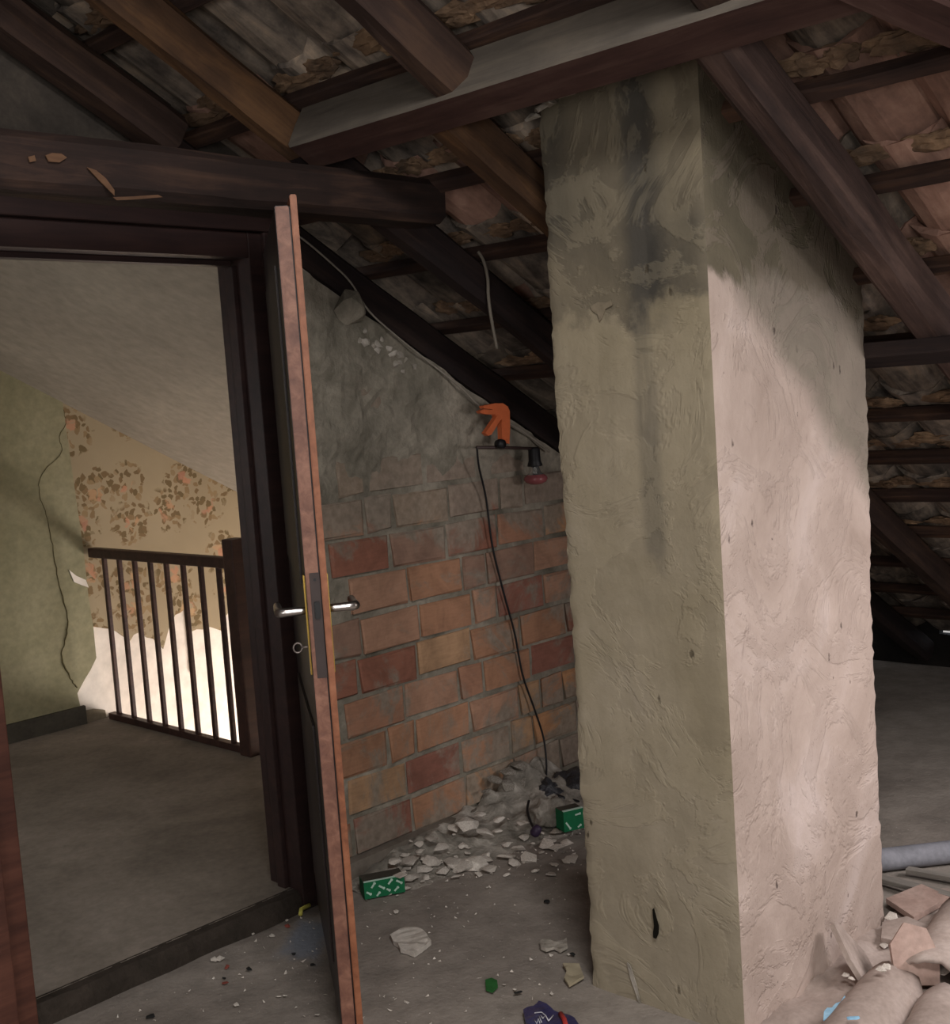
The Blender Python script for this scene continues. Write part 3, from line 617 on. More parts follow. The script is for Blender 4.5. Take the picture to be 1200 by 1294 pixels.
dbox('edge_lip', (0.006, 0.0365, 0.02), (DL+0.010, 0.0525, 2.105), M['lip'], None, 0.002)
dbox('rebate_core', (0.003, 0.030, 0.03), (DL-0.006, 0.040, 2.08), M['door'])
for (a, b, c, d) in ((0.10, DL-0.12, 0.16, 0.80), (0.10, DL-0.12, 1.16, 1.96)): dbox('panel_moulding', (a, -0.006, c), (b, 0.001, d), M['door'], None, 0.004)
lp = dbox('lock_plate', (DL-0.001, 0.010, 0.945), (DL+0.0022, 0.034, 1.205), M['steel'], None, 0.0008)
dbox('latch_bolt', (DL+0.001, 0.016, 1.092), (DL+0.010, 0.030, 1.135), M['black'], lp, 0.002)
dbox('screw', (DL+0.002, 0.019, 1.185), (DL+0.0032, 0.026, 1.192), M['black'], lp)
for side, y0, nm in ((-1, 0.0, 'l'), (1, 0.0525, 'r')):
    bp = dbox('handle_plate', (DL-0.052, min(y0, y0+side*0.004), 0.950), (DL-0.022, max(y0, y0+side*0.004), 1.198), M['brass'], None, 0.001)
    p = [DM @ V3((DL-0.042, y0+side*t, 1.108)) for t in (0.0, 0.014, 0.05, 0.062)]
    p += [DM @ V3((DL-0.042-q, y0+side*(0.068), 1.108)) for q in (0.006, 0.03, 0.11)]
    h = tube('lever_handle', p, 0.0095, M['chrome'], door, 12, radii=[0.009, 0.0105, 0.0115, 0.012, 0.012, 0.011, 0.010])
key = tube('key', [DM @ V3((DL-0.037, 0.0, 1.018)), DM @ V3((DL-0.037, -0.020, 1.018))], 0.0028, M['key_steel'], door, 8)
tube('key_bow', [DM @ V3((DL-0.037, -0.030+0.0105*math.cos(t), 1.018+0.012*math.sin(t))) for t in [2*math.pi*k/18 for k in range(19)]], 0.0026, M['key_steel'], key, 6)

# ------------------------------------------------------------------ landing behind the doorway
FY = 5.745
def zc(x): return 3.398-0.555*x
wf = empty('wall_landing', (3.0, FY, 0), 'far wall of the landing, green paint left and torn floral wallpaper right', None, 'structure')
def wallpoly(name, pts, th, mat):
    # pts are (x, z) on the wall; the sheet stands proud of the plaster by th
    mw = basis(V3((0, FY, 0)), V3((1, 0, 0)), V3((0, 0, 1)), V3((0, -1, 0)))
    return sheet(name, pts, th, mat, wf, mw)
box('plaster_backing', (0.2, FY, -2.6), (5.4, FY+0.12, 3.4), M['plaster'], wf)
wallpoly('green_paint', [(0.3, 0.0), (2.96, 0.0), (2.955, 0.13), (2.943, 0.224), (2.99, 0.285), (3.03, 0.33), (3.068, 0.385), (3.068, 0.549), (3.058, 0.70), (3.056, 0.976), (3.04, 1.3), (3.022, 1.73), (0.3, 3.25)], 0.012, M['green'])
wallpoly('grey_base', [(2.955, 0.0), (3.10, 0.0), (3.09, 0.10), (3.03, 0.12), (2.96, 0.125)], 0.008, M['base_patch'])
tp = [(3.073, 0.548), (3.156, 0.522), (3.20, 0.50), (3.241, 0.462), (3.276, 0.435), (3.30, 0.462), (3.33, 0.469), (3.38, 0.43), (3.415, 0.418), (3.455, 0.372), (3.47, 0.351), (3.50, 0.42), (3.524, 0.473), (3.564, 0.523), (3.60, 0.53), (3.626, 0.548), (3.636, 0.45), (3.648, 0.41), (3.69, 0.418), (3.731, 0.409), (3.781, 0.415), (3.852, 0.38), (3.88, 0.45), (3.919, 0.48), (4.026, 0.466), (4.2, 0.40), (4.5, 0.45), (4.85, 0.42), (4.85, zc(4.85)+0.02), (3.022, zc(3.022)+0.02), (3.04, 1.3), (3.056, 0.976), (3.058, 0.70)]
wallpoly('wallpaper', tp, 0.006, M['paper'])
wallpoly('torn_strip', [(3.628, 0.55), (3.645, 0.55), (3.644, 0.40), (3.650, 0.30), (3.655, 0.20), (3.640, 0.165), (3.625, 0.20), (3.632, 0.30), (3.630, 0.40)], 0.009, M['paper'])
wallpoly('paint_flake', [(2.965, 0.865), (3.0, 0.83), (3.05, 0.80), (3.062, 0.76), (3.03, 0.775), (2.985, 0.80)], 0.016, M['plaster'])
cp = [(3.022, 1.683), (3.026, 1.613), (2.986, 1.546), (2.988, 1.466), (2.872, 1.367), (2.85, 1.26), (2.879, 1.138), (2.893, 0.976), (2.905, 0.793), (2.93, 0.626), (2.906, 0.508), (2.877, 0.433), (2.908, 0.324), (2.944, 0.254)]
sp_ = spline([(a, FY-0.0125, b) for a, b in cp], 6)
tube('crack', [p+V3((random.uniform(-0.004, 0.004), 0, 0)) for p in sp_], 0.004, M['crack'], wf, 5, radii=[0.0012+0.0026*min(1, max(0, (1.3-p.z)/1.0))*(1+0.5*math.sin(p.z*37)) for p in sp_])
bb = box('baseboard_landing', (0.3, FY-0.034, 0.06), (2.97, FY-0.012, 0.155), M['skirt']); tag(bb, 'dark grey skirting along the green landing wall', None, 'structure')
# sloped ceiling of the landing, side walls and stairwell shell
vs = [(0.2, 3.25, zc(0.2)), (5.4, 3.25, zc(5.4)), (5.4, FY+0.1, zc(5.4)), (0.2, FY+0.1, zc(0.2))]; vs += [(a, b, c+0.06) for a, b, c in vs]
tag(pydata('ceiling', vs, [(0, 1, 2, 3), (7, 6, 5, 4), (0, 4, 5, 1), (1, 5, 6, 2), (2, 6, 7, 3), (3, 7, 4, 0)], M['ceil']), 'cream plastered ceiling sloping over the landing', None, 'structure')
wall_boxes('wall_landing_left', [((0.2, 3.25, 0.0), (0.3, 3.9, 3.4)), ((0.2, 4.7, 0.0), (0.3, FY, 3.4)), ((0.2, 3.9, 0.0), (0.3, 4.7, 0.95)), ((0.2, 3.9, 1.75), (0.3, 4.7, 3.4))], M['room_plaster'], 'plastered side wall of the landing with a small added window')
window('window_3', (0.25, 3.9, 0.95), (0, 1, 0), 0.8, 0.8, 'small wooden framed window added to light the landing')
wall_boxes('wall_stairwell', [((5.3, 3.25, -2.6), (5.4, 4.2, 0.6)), ((5.3, 5.3, -2.6), (5.4, FY, 0.6)), ((5.3, 4.2, -2.6), (5.4, 5.3, -1.5)), ((5.3, 4.2, -0.5), (5.4, 5.3, 0.6)), ((3.0, 3.25, -2.6), (3.14, FY, -0.15)), ((3.14, 3.15, -2.6), (5.4, 3.25, 0.0)), ((3.14, 3.25, -2.7), (5.4, FY, -2.6))], M['plaster'], 'white plastered stairwell below the railing with a window')
window('window_4', (5.35, 4.2, -1.5), (0, 1, 0), 1.1, 1.0, 'wooden framed window lighting the stairwell')
# railing
rl = empty('stair_railing', (3.10, 5.05, 0.06), 'dark wooden stair railing with eight slim balusters on the landing', 'railing')
box('handrail', (3.075, 4.50, 0.913), (3.125, 5.73, 0.963), M['rail'], rl, None, 0.008)
box('bottom_rail', (3.08, 4.50, 0.061), (3.12, 5.69, 0.094), M['rail'], rl, None, 0.004)
b0 = None
for y in (5.611, 5.464, 5.318, 5.174, 5.031, 4.887, 4.740, 4.596):
    if b0 is None: b0 = box('baluster', (3.089, y-0.011, 0.09), (3.111, y+0.011, 0.918), M['rail'], rl, None, 0.004)
    else: copy_of(b0, rl, T((3.089, y-0.011, 0.09)), 'baluster')
box('newel_post', (3.06, 4.42, 0.06), (3.14, 4.50, 1.05), M['rail'], rl, None, 0.008)

# ------------------------------------------------------------------ chimney
ch = empty('chimney', (2.79, 1.745, 0), 'rendered square chimney stack, olive stained side and pink side, through the roof', 'chimney')
cx0, cx1, cy0, cy1 = 2.408, 3.19, 1.512, 1.985
vs = []; fs = []; mi = []
corners = [V3((cx0, cy1, 0)), V3((cx0, cy0, 0)), V3((cx1, cy0, 0)), V3((cx1, cy1, 0))]
# one continuous ring so that the corners stay closed
ring = []; seg = [(0, 1, 30, 0), (1, 2, 44, 1), (2, 3, 16, 1), (3, 0, 20, 0)]
for a, b, n, m_ in seg:
    for k in range(n): ring.append((corners[a].lerp(corners[b], k/n), m_, 1.0 if k == 0 else 0.0))
NV = 150; nr = len(ring); cen = V3((2.8, 1.75, 0))
for j in range(NV+1):
    z = -0.03+2.72*j/NV
    for (p, m_, cornr) in ring:
        q = V3((p.x, p.y, z)); out = (p-cen).normalized()
        d = 0.010*noise.noise(q*1.7)+0.003*noise.noise(q*6.5)+0.002*noise.noise(q*24)
        if cornr: d += -0.005+0.004*noise.noise(V3((p.x*5, p.y*5, z*4.3)))+0.003*noise.noise(V3((p.x*5, p.y*5, z*31)))+random.uniform(-0.003, 0.003)
        vs.append(q+out*d)
for j in range(NV):
    for i in range(nr):
        a = j*nr+i; b = j*nr+(i+1) % nr; fs.append((a, b, b+nr, a+nr)); mi.append(ring[i][1])
o = pydata('stack', vs, fs, [M['chim_l'], M['chim_r']], ch)
for p, m_ in zip(o.data.polygons, mi): p.material_index = m_; p.use_smooth = True
sh = o.data.attributes.new('sharp_edge', 'BOOLEAN', 'EDGE')
for e in o.data.edges:
    u_, v_ = e.vertices
    if u_ % nr == v_ % nr and ring[u_ % nr][2]: sh.data[e.index].value = True
o.data.update()
# hole, scrapes and plaster flakes on the olive side
def on_left(y, z): return V3((cx0-0.004, y, z))
mwL = lambda y, z: basis(on_left(y, z), V3((0, -1, 0)), V3((0, 0, 1)), V3((-1, 0, 0)))
sheet('render_hole', [(0, 0.045), (0.006, 0.02), (0.012, 0.0), (0.010, -0.02), (0.002, -0.036), (-0.006, -0.036), (-0.006, -0.02), (-0.002, -0.004), (-0.003, 0.02), (-0.004, 0.04)], 0.003, M['dark_hole'], ch, mwL(1.760, 0.228))
sheet('render_scrape', [(-0.006, 0.05), (0.004, 0.045), (0.02, 0.0), (0.032, -0.06), (0.03, -0.075), (0.018, -0.03), (0.002, 0.01)], 0.003, M['mortar_lump'], ch, mwL(1.850, 0.05))
sheet('render_flake', [(-0.035, 0.012), (-0.01, 0.02), (0.012, 0.016), (0.03, 0.02), (0.034, 0.008), (0.01, 0.0), (-0.002, -0.022), (-0.008, -0.028), (-0.014, -0.01), (-0.03, 0.0)], 0.003, M['base_patch'], ch, mwL(1.815, 1.795))
for i, (y, z) in enumerate(((1.985, 2.29), (1.955, 2.305), (1.925, 2.318))):
    from_bm('mortar_lump', hull(80+i, 0.02, 0.03, 0.014, 14), M['mortar_lump'], ch, T((cx0-0.02, y, z)))
# ------------------------------------------------------------------ clamp lamp
def at(px, py, Y=None, Z=None):
    """world point seen at a photo pixel, on the plane y=Y or z=Z"""
    d = cf+cr*((px-600)/FPX)-cu*((py-647)/FPX); C0 = V3((0, 0, 1.6))
    t = (Y-C0.y)/d.y if Y is not None else (Z-C0.z)/d.z
    return C0+d*t
YL = 3.035
lamp = empty('clamp_lamp', at(640, 566, YL), 'orange spring clamp lamp with maroon reflector bulb clipped under the rafter', 'lamp')
def vsheet(name, pts, Y, th, mat, par, jitter=0):
    ps = [at(x, y, Y) for x, y in pts]; o = ps[0].copy()
    return sheet(name, [(p.x-o.x, p.z-o.z) for p in ps], th, mat, par, basis(o, V3((1, 0, 0)), V3((0, 0, 1)), V3((0, -1, 0))))
vsheet('clamp_body', [(605, 513), (620, 510), (630, 510), (636, 514), (638.5, 520), (639, 540), (638, 561), (629, 559), (628, 536), (629, 530), (623, 533), (620, 521), (616, 517.5), (606, 516.5)], YL+0.01, 0.022, M['orange'], lamp)
vsheet('clamp_jaw', [(601, 520), (606, 517.5), (622, 518.5), (624, 524), (612, 524), (603, 522.5)], YL+0.006, 0.02, M['orange'], lamp)
vsheet('clamp_handle', [(624, 524), (628, 530), (616, 549), (612, 551), (608, 547.5), (619, 532)], YL+0.006, 0.02, M['orange'], lamp)
tube('rod', [at(602, 565.5, YL), at(640, 565.5, YL), at(676, 567, YL)], 0.006, M['dark_bar'], lamp, 8)
kp = at(632, 561, YL-0.02); lathe('joint_knob', [(0, -0.016), (0.016, -0.016), (0.019, 0.0), (0.016, 0.016), (0, 0.016)], M['black'], lamp, T(kp) @ RX(math.pi/2), 14)
bp_ = at(674.5, 569, YL)
lathe('lamp_socket', [(0, 0.012), (0.018, 0.012), (0.023, 0.004), (0.024, -0.04), (0.030, -0.058), (0.028, -0.062), (0, -0.062)], M['black'], lamp, T(bp_), 18)
bl = lathe('bulb', [(0.014, -0.06), (0.019, -0.075), (0.022, -0.085), (0.036, -0.096)], M['glass'], lamp, T(bp_), 18)
lathe('reflector_dome', [(0.034, -0.094), (0.045, -0.104), (0.047, -0.112), (0.040, -0.124), (0.022, -0.132), (0.0, -0.134)], M['maroon'], bl, T(bp_), 18)
cpts = [at(602.5, 566, YL), at(605, 590, YL+0.02), at(614, 630, 3.085), at(622, 690, 3.095), at(636, 748, 3.098), at(650, 800, 3.098), at(660, 852, 3.095), at(674, 893, 3.09), at(686, 930, 3.08), at(690, 960, 3.06), at(690, 984, 3.03)]
tube('power_cable', spline(cpts, 6), 0.0045, M['black'], lamp, 6)
# wires
wp = [at(360, 288, 3.08), at(385, 304, 3.08), at(420, 334, 3.085), at(443, 357, 3.085), at(466, 393, 3.088), at(500, 424, 3.09), at(545, 460, 3.09), at(580, 488, 3.09), at(612, 518, 3.09), at(660, 545, 3.09), at(694, 571, 3.09)]
tag(tube('electric_wire', spline(wp, 5), 0.0035, M['wire'], None, 6), 'thin pale wire running along the dark wall-top rafter', 'wire')
hp_ = [at(604, 318, 2.585), at(611, 330, 2.57), at(616, 352, 2.56), at(617, 375, 2.56), at(621, 405, 2.56), at(628, 441, 2.56)]
tag(tube('hanging_cable', spline(hp_, 5), 0.0055, M['cable'], None, 7), 'short stiff grey cable end hanging from the ochre rafter', 'cable')

# ------------------------------------------------------------------ rubble heap at the foot of the brick wall
def hm(x, y):
    h = 0.125*math.exp(-((x-3.45)/0.20)**2-((y-3.13)/0.16)**2)+0.06*math.exp(-((x-3.1)/0.42)**2-((y-3.10)/0.12)**2)+0.05*math.exp(-((x-3.35)/0.35)**2-((y-2.92)/0.12)**2)+0.03*math.exp(-((x-2.75)/0.2)**2-((y-3.05)/0.1)**2)
    return h*(1+0.5*noise.noise(V3((x*14, y*14, 0))))+0.012*noise.noise(V3((x*30, y*30, 4)))*min(1, h*30)
vs = []; fs = []; NX, NY = 90, 40
for i in range(NX+1):
    for j in range(NY+1):
        x = 2.45+1.55*i/NX; y = 2.66+0.45*j/NY; vs.append((x-3.2, y-2.95, hm(x, y)-0.008))
for i in range(NX):
    for j in range(NY): a = i*(NY+1)+j; fs.append((a, a+NY+1, a+NY+2, a+1))
tag(pydata('rubble_mound', vs, fs, M['rubble'], None, T((3.2, 2.95, 0)), True), 'low mound of grey mortar rubble along the brick wall base', 'rubble', 'stuff')
CH = []
for v in range(8):
    bm = hull(200+v, random.uniform(0.7, 1.2), random.uniform(0.6, 1.0), random.uniform(0.16, 0.42), 18); me = bpy.data.meshes.new('plaster_chunk'); bmesh.ops.recalc_face_normals(bm, faces=bm.faces); bm.to_mesh(me); bm.free(); me.materials.append(M['white_chunk']); CH.append(me)
def chunk(name, x, y, z, r, label, group, tilt=0.5, mat=None, cat='rubble'):
    o = bpy.data.objects.new(name, random.choice(CH)); COL.objects.link(o)
    if mat: o.material_slots[0].link = 'OBJECT'; o.material_slots[0].material = mat
    place(o, None, T((x, y, z)) @ RZ(random.uniform(0, 6)) @ RX(random.uniform(-tilt, tilt)) @ Matrix.Scale(r, 4)); return tag(o, label, cat, None, group)
LB = 'broken white plaster chunk in the rubble at the foot of the brick wall'; GR = 'plaster chunks along the brick wall base'
for (px, py, r) in ((497, 1100, .020), (517, 1088, .030), (530, 1075, .022), (520, 1108, .034), (508, 1104, .026), (545, 1088, .030), (556, 1070, .024), (570, 1090, .034), (585, 1094, .03), (600, 1092, .030), (612, 1085, .026), (618, 1098, .024), (560, 1100, .022), (590, 1042, .034), (575, 1046, .022), (612, 1052, .028), (628, 1050, .018), (640, 1066, .026), (655, 1072, .02), (662, 1058, .022), (690, 1066, .03), (705, 1070, .034), (716, 1064, .026), (640, 1082, .026), (668, 1083, .03), (650, 1090, .02), (535, 1098, .02), (606, 1030, .02), (585, 1068, .02), (630, 1035, .02), (700, 1050, .024), (660, 1040, .02), (722, 1085, .02), (545, 1060, .02), (498, 1088, .02), (604, 1105, .014), (575, 1108, .014), (640, 1105, .012), (676, 1100, .013), (700, 1092, .014)):
    r *= 1.45; p = at(px, py, Z=0.03); h = max(0, hm(p.x, p.y)); p = at(px, py, Z=h+r*0.25); chunk('plaster_chunk', p.x, p.y, h+r*0.25, r, LB, GR)
_rc = random.Random(21)
for _ in range(46):
    t = _rc.random(); px = 490+240*t+_rc.gauss(0, 10); py = 1098-38*t+_rc.gauss(0, 15); r = _rc.choice((.008, .011, .015, .02, .027)); p = at(px, py, Z=0.02)
    if p.y > 3.06 or px > 728: continue
    h = max(0, hm(p.x, p.y)); chunk('plaster_chunk', p.x, p.y, h+r*0.2, r, LB, GR)
for (px, py, r) in ((612, 998, .030), (625, 985, .040), (640, 975, .045), (656, 968, .040), (668, 972, .035), (640, 992, .040), (655, 988, .045), (672, 985, .040), (684, 980, .035), (690, 994, .045), (668, 1000, .035), (648, 1004, .030)):
    p = at(px, py, 3.07); chunk('mortar_clod', p.x, 3.07-random.uniform(0, .02), p.z, r, 'pale mortar clod piled against the bricks beside the black plastic', 'mortar clods heaped on the mound', mat=M['mortar_lump'])
# black plastic, plug and packaging beside the heap
def crumple(name, loc, sx, sy, sz, mat, seed, amp=0.35, f=2.2, rot=0):
    bm = bmesh.new(); bmesh.ops.create_icosphere(bm, subdivisions=4, radius=1)
    for v in bm.verts:
        d = 1+amp*noise.noise(v.co*f+V3((seed, 0, 0)))+amp*0.45*noise.noise(v.co*f*2.7+V3((0, seed, 0))); v.co = V3((v.co.x*d*sx, v.co.y*d*sy, max(-0.25, v.co.z*d)*sz))
    return from_bm(name, bm, mat, None, T(V3(loc)) @ RZ(rot), True)
p = at(708, 992, 3.04); tag(crumple('black_sheet', (p.x, 2.99, p.z-0.01), 0.14, 0.10, 0.07, M['black_bag'], 3), 'crumpled black plastic sheet at the wall behind the chimney', 'plastic')
p = at(690, 1003, 2.98); tag(crumple('black_scrap', (p.x, 2.98, p.z-0.02), 0.075, 0.06, 0.07, M['black_bag'], 8), 'small crumpled black plastic scrap under the lamp cable', 'plastic')
p = at(705, 1035, Z=0.04); tag(crumple('grey_rag', (p.x+0.03, p.y+0.05, 0.035), 0.09, 0.07, 0.06, M['rubble'], 5), 'grey dusty rag lump beside the green carton scrap', 'rag')
tag(tube('black_tube', [at(703, 1007, 2.9), at(712, 1010, 2.89), at(730, 1015, 2.87)], 0.012, M['black'], None, 10), 'glossy black plastic tube lying behind the chimney corner', 'tube')
pc = empty('plug_lead', at(680, 1050, Z=0.05), 'purple plug on a short black lead lying in the rubble', 'plug')
tube('lead', spline([at(668, 1012, 2.90), at(666, 1024, 2.86), at(670, 1038, 2.82), at(674, 1046, 2.79)], 5), 0.005, M['black'], pc, 6)
pp = at(677, 1050, 2.78); lathe('plug_body', [(0, 0.022), (0.012, 0.02), (0.018, 0.008), (0.018, -0.012), (0.012, -0.02), (0, -0.02)], M['purple'], pc, T(pp) @ RX(0.5) @ RY(0.4), 12)
def carton(name, a, b, depth, h, label, dashes):
    a = V3(a); b = V3(b); x = (b-a); L = x.length; x.normalize(); y = V3((0, 0, 1)).cross(x); m_ = basis(a, x, y, V3((0, 0, 1))); root = empty(name, a, label, 'carton')
    bm = bmesh.new(); bm_box(bm, (0, 0, 0), (L, depth, h))
    bm.faces.ensure_lookup_table()
    body = from_bm('carton_body', bm, [M['green_card'], M['skirt']], root, m_)
    for p_ in body.data.polygons:
        if p_.normal.z > 0.5: p_.material_index = 1
    sheet('front_flap', [(0, 0), (L, 0), (L, h*0.12), (0, h*0.12)], 0.002, M['print'], root, m_ @ T((0, 0.0, h)) @ RX(0.15) @ Matrix.Diagonal((1, 1, 1, 1)))
    for (u, v, ang, ln) in dashes:
        dm = m_ @ T((u*L, -0.0008, v*h)) @ RX(math.pi/2) @ RZ(ang)
        mk = sheet('print_mark', [(-ln/2, -0.003), (ln/2, -0.003), (ln/2, 0.003), (-ln/2, 0.003)], 0.0006, M['print'], root, dm)
        dd = [(ln/2+0.004*math.cos(t), 0.0048*math.sin(t)) for t in [k*math.pi/4 for k in range(8)]]; sheet('print_dot', dd, 0.0007, M['print'], mk, dm)
    return root
a = at(461, 1137, Z=0.0); b = at(512, 1127, Z=0.0)
carton('green_carton', a, b, 0.07, 0.056, 'flat green carton with white pattern lying beside the open door edge', [(0.10, 0.35, -0.6, 0.016), (0.22, 0.75, 0.9, 0.018), (0.42, 0.58, -0.6, 0.020), (0.33, 0.18, 0.8, 0.014), (0.64, 0.78, 0.8, 0.018), (0.78, 0.28, 0.7, 0.016), (0.86, 0.70, -0.6, 0.020), (0.58, 0.35, -0.6, 0.012)])
p = at(503, 1107, Z=0.056); tag(box('paper_tag', (p.x-0.012, p.y-0.02, 0.0565), (p.x+0.022, p.y+0.012, 0.060), M['white_chunk']), 'small pale card square resting on the green carton', 'card')
a = at(713, 1052, Z=0.02); b = at(738, 1046, Z=0.02)
carton('green_carton', a, b, 0.06, 0.075, 'green carton scrap with white lines half hidden by the chimney', [(0.2, 0.3, -1.0, 0.03), (0.7, 0.75, 0.1, 0.02), (0.75, 0.15, 0.5, 0.014)])
def floor_sheet(name, pts, th, mat, label, cat, z=0.002, tilt=0.0, bumpy=0.0):
    ps = [at(x, y, Z=z) for x, y in pts]; c = sum(ps, V3((0, 0, 0)))/len(ps)
    bm = bmesh.new(); vs_ = [bm.verts.new((p.x-c.x, p.y-c.y, 0)) for p in ps]; f = bm.faces.new(vs_)
    bmesh.ops.triangulate(bm, faces=[f]); bmesh.ops.subdivide_edges(bm, edges=bm.edges[:], cuts=2, use_grid_fill=True)
    g = bmesh.ops.extrude_face_region(bm, geom=bm.faces[:])
    for v in [e for e in g['geom'] if isinstance(e, bmesh.types.BMVert)]: v.co.z += th*(1+0.4*noise.noise(v.co*40))
    for v in bm.verts: v.co.z += bumpy*(0.5+noise.noise(v.co*18+c))
    return tag(from_bm(name, bm, mat, None, T((c.x, c.y, z)) @ RX(tilt)), label, cat)
floor_sheet('plaster_slab', [(493, 1186), (500, 1183), (506, 1178), (525, 1176), (536, 1181), (541, 1188), (545, 1194), (538, 1200), (524, 1210), (514, 1206), (506, 1204), (503, 1198), (497, 1194)], 0.014, M['white_chunk'], 'flat beige plaster slab lying alone on the floor', 'rubble')
floor_sheet('plaster_slab', [(682, 1193), (692, 1190), (702, 1195), (716, 1189), (717, 1199), (708, 1204), (700, 1200), (690, 1203), (683, 1200)], 0.010, M['mortar_lump'], 'thin broken plaster flake left of the chimney', 'rubble')
floor_sheet('card_scrap', [(711, 1221), (732, 1222), (738, 1238), (719, 1248), (713, 1240), (716, 1230)], 0.006, M['card'], 'folded beige card scrap on the floor close to the chimney', 'card', 0.002, 0, 0.006)
floor_sheet('green_scrap', [(613, 1240), (621, 1237), (628, 1240), (629, 1248), (622, 1255), (614, 1252)], 0.004, M['green_plastic'], 'small green plastic scrap on the open floor', 'plastic')
wr = floor_sheet('snack_wrapper', [(661, 1280), (668, 1277), (674, 1276), (681, 1269), (690, 1273), (700, 1280), (712, 1284), (726, 1291), (732, 1300), (716, 1312), (694, 1308), (676, 1306), (664, 1296)], 0.006, M['navy'], 'crumpled navy wrapper with silver script and a red stripe', 'wrapper', 0.004, 0, 0.008)
def on_wr(px, py): q = at(px, py, Z=0.02); return q
tube('red_stripe', [on_wr(708, 1281), on_wr(713, 1289), on_wr(716, 1300)], 0.007, M['red'], wr, 6)
for st_ in ([(675, 1280), (684, 1279), (689, 1283), (693, 1290)], [(693, 1290), (699, 1283)], [(675, 1289), (678, 1293), (680, 1287), (682, 1293)], [(681, 1284), (684, 1292)], [(683, 1283), (686, 1287), (688, 1284)]):
    tube('script_stroke', [on_wr(*q) for q in st_], 0.0016, M['silver'], wr, 5)
tag(tube('yellow_strip', [at(379.5, 1156, Z=0.012), at(380.5, 1149, Z=0.02), at(391, 1143.5, Z=0.02)], 0.007, M['yellow'], None, 6), 'bent yellow plastic strip at the end of the door step', 'plastic')
for (px, py, r) in ((344, 1182, .012), (279, 1211, .018), (271, 1212, .014), (362, 1163, .009), (299, 1269, .012), (352, 1259, .007), (360, 1258, .007), (401, 1282, .008), (500, 1152, .016), (718, 1206, .008), (637, 1244, .006), (650, 1250, .007), (500, 1243, .006), (320, 1180, .009)):
    p = at(px, py, Z=r*0.3); chunk('plaster_crumb', p.x, p.y, r*0.3, r, 'tiny white plaster crumb lying loose on the concrete floor', 'loose plaster crumbs on the floor')
for (px, py, r, mt) in ((284, 1242, .014, 'red_bit'), (287, 1221, .013, 'red_bit'), (315, 1224, .014, 'charcoal_bit'), (283, 1236, .008, 'charcoal_bit'), (371, 1205, .009, 'charcoal_bit'), (395, 1219, .010, 'charcoal_bit'), (190, 1284, .014, 'charcoal_bit'), (363, 1170, .013, 'red_bit'), (654, 1254, .014, 'charcoal_bit'), (723, 1206, .013, 'charcoal_bit'), (691, 1139, .013, 'charcoal_bit')):
    p = at(px, py, Z=r*0.3); dk = mt == 'charcoal_bit'
    chunk('clinker_bit' if dk else 'clay_bit', p.x, p.y, r*0.3, r, 'small dark clinker bit scattered on the concrete floor' if dk else 'small red clay bit lying near the door step', 'dark bits on the floor' if dk else 'red bits near the door step', mat=M[mt])
bm = bmesh.new(); rnd = random.Random(3)
for _ in range(700):
    if rnd.random() < 0.5: x, y = rnd.gauss(3.05, 0.4), rnd.gauss(2.85, 0.16)
    else: x, y = rnd.uniform(1.5, 3.2), rnd.uniform(1.9, 3.0)
    if y > 3.0 or (2.38 < x < 3.2 and 1.48 < y < 2.0): continue
    r = rnd.uniform(0.0015, 0.0055)
    vs_ = [bm.verts.new((x+rnd.uniform(-r, r)*1.5, y+rnd.uniform(-r, r)*1.5, q*r)) for q in (0, 0, 0, 1.2)]
    for f in ((0, 1, 3), (1, 2, 3), (2, 0, 3), (0, 2, 1)): bm.faces.new([vs_[k] for k in f])
tag(from_bm('floor_grit', bm, M['white_chunk']), 'fine pale grit scattered over the concrete floor', 'grit', 'stuff')

# ------------------------------------------------------------------ spare roof tiles and scraps right of the chimney
def coppo(a, b, r, label, rot=0.0, z0=0.0, th=0.013, half=82):
    a = V3(a); b = V3(b); x = b-a; L = x.length; x.normalize(); y = V3((0, 0, 1)).cross(x).normalized(); z = x.cross(y); segs = 14; nl = 8; vs = []; fs = []; hf = math.radians(half); rnd = random.Random(int(L*1000))
    for l in (0, 1):
        for i in range(nl+1):
            rr = (r-(th if l else 0))*(1-0.12*i/nl)
            for k in range(segs+1):
                t = -hf+2*hf*k/segs; q = V3((L*i/nl, rr*math.sin(t), rr*math.cos(t)-r*math.cos(hf)))
                q += noise.noise_vector(q*14+a)*0.004
                if i in (0, nl): q.x += rnd.uniform(-0.006, 0.006)+(0.03*noise.noise(V3((t*1.5, i, a.y*9))))
                vs.append(q)
    n = segs+1
    def ix(l, i, k): return l*(nl+1)*n+i*n+k
    for l in (0, 1):
        for i in range(nl):
            for k in range(segs): fs.append((ix(l, i, k), ix(l, i+1, k), ix(l, i+1, k+1), ix(l, i, k+1)))
    for i in (0, nl):
        for k in range(segs): fs.append((ix(0, i, k), ix(0, i, k+1), ix(1, i, k+1), ix(1, i, k)))
    for k in (0, segs):
        for i in range(nl): fs.append((ix(0, i, k), ix(0, i+1, k), ix(1, i+1, k), ix(1, i, k)))
    bm = bmesh.new(); me = bpy.data.meshes.new('t'); me.from_pydata([tuple(v) for v in vs], [], fs); bm.from_mesh(me); bpy.data.meshes.remove(me)
    return tag(from_bm('roof_tile', bm, M['tile_dust'], None, basis(a, x, y, z) @ RX(rot), True), label, 'roof tile', None, 'spare roof tiles beside the chimney')
coppo((2.36, 1.265, 0.004), (2.83, 1.325, 0.004), 0.098, 'dusty half-round roof tile lying nearest the chimney foot', 0.0)
coppo((2.36, 1.085, 0.004), (2.80, 1.165, 0.004), 0.098, 'dusty half-round roof tile lying second out from the chimney foot', 0.0)
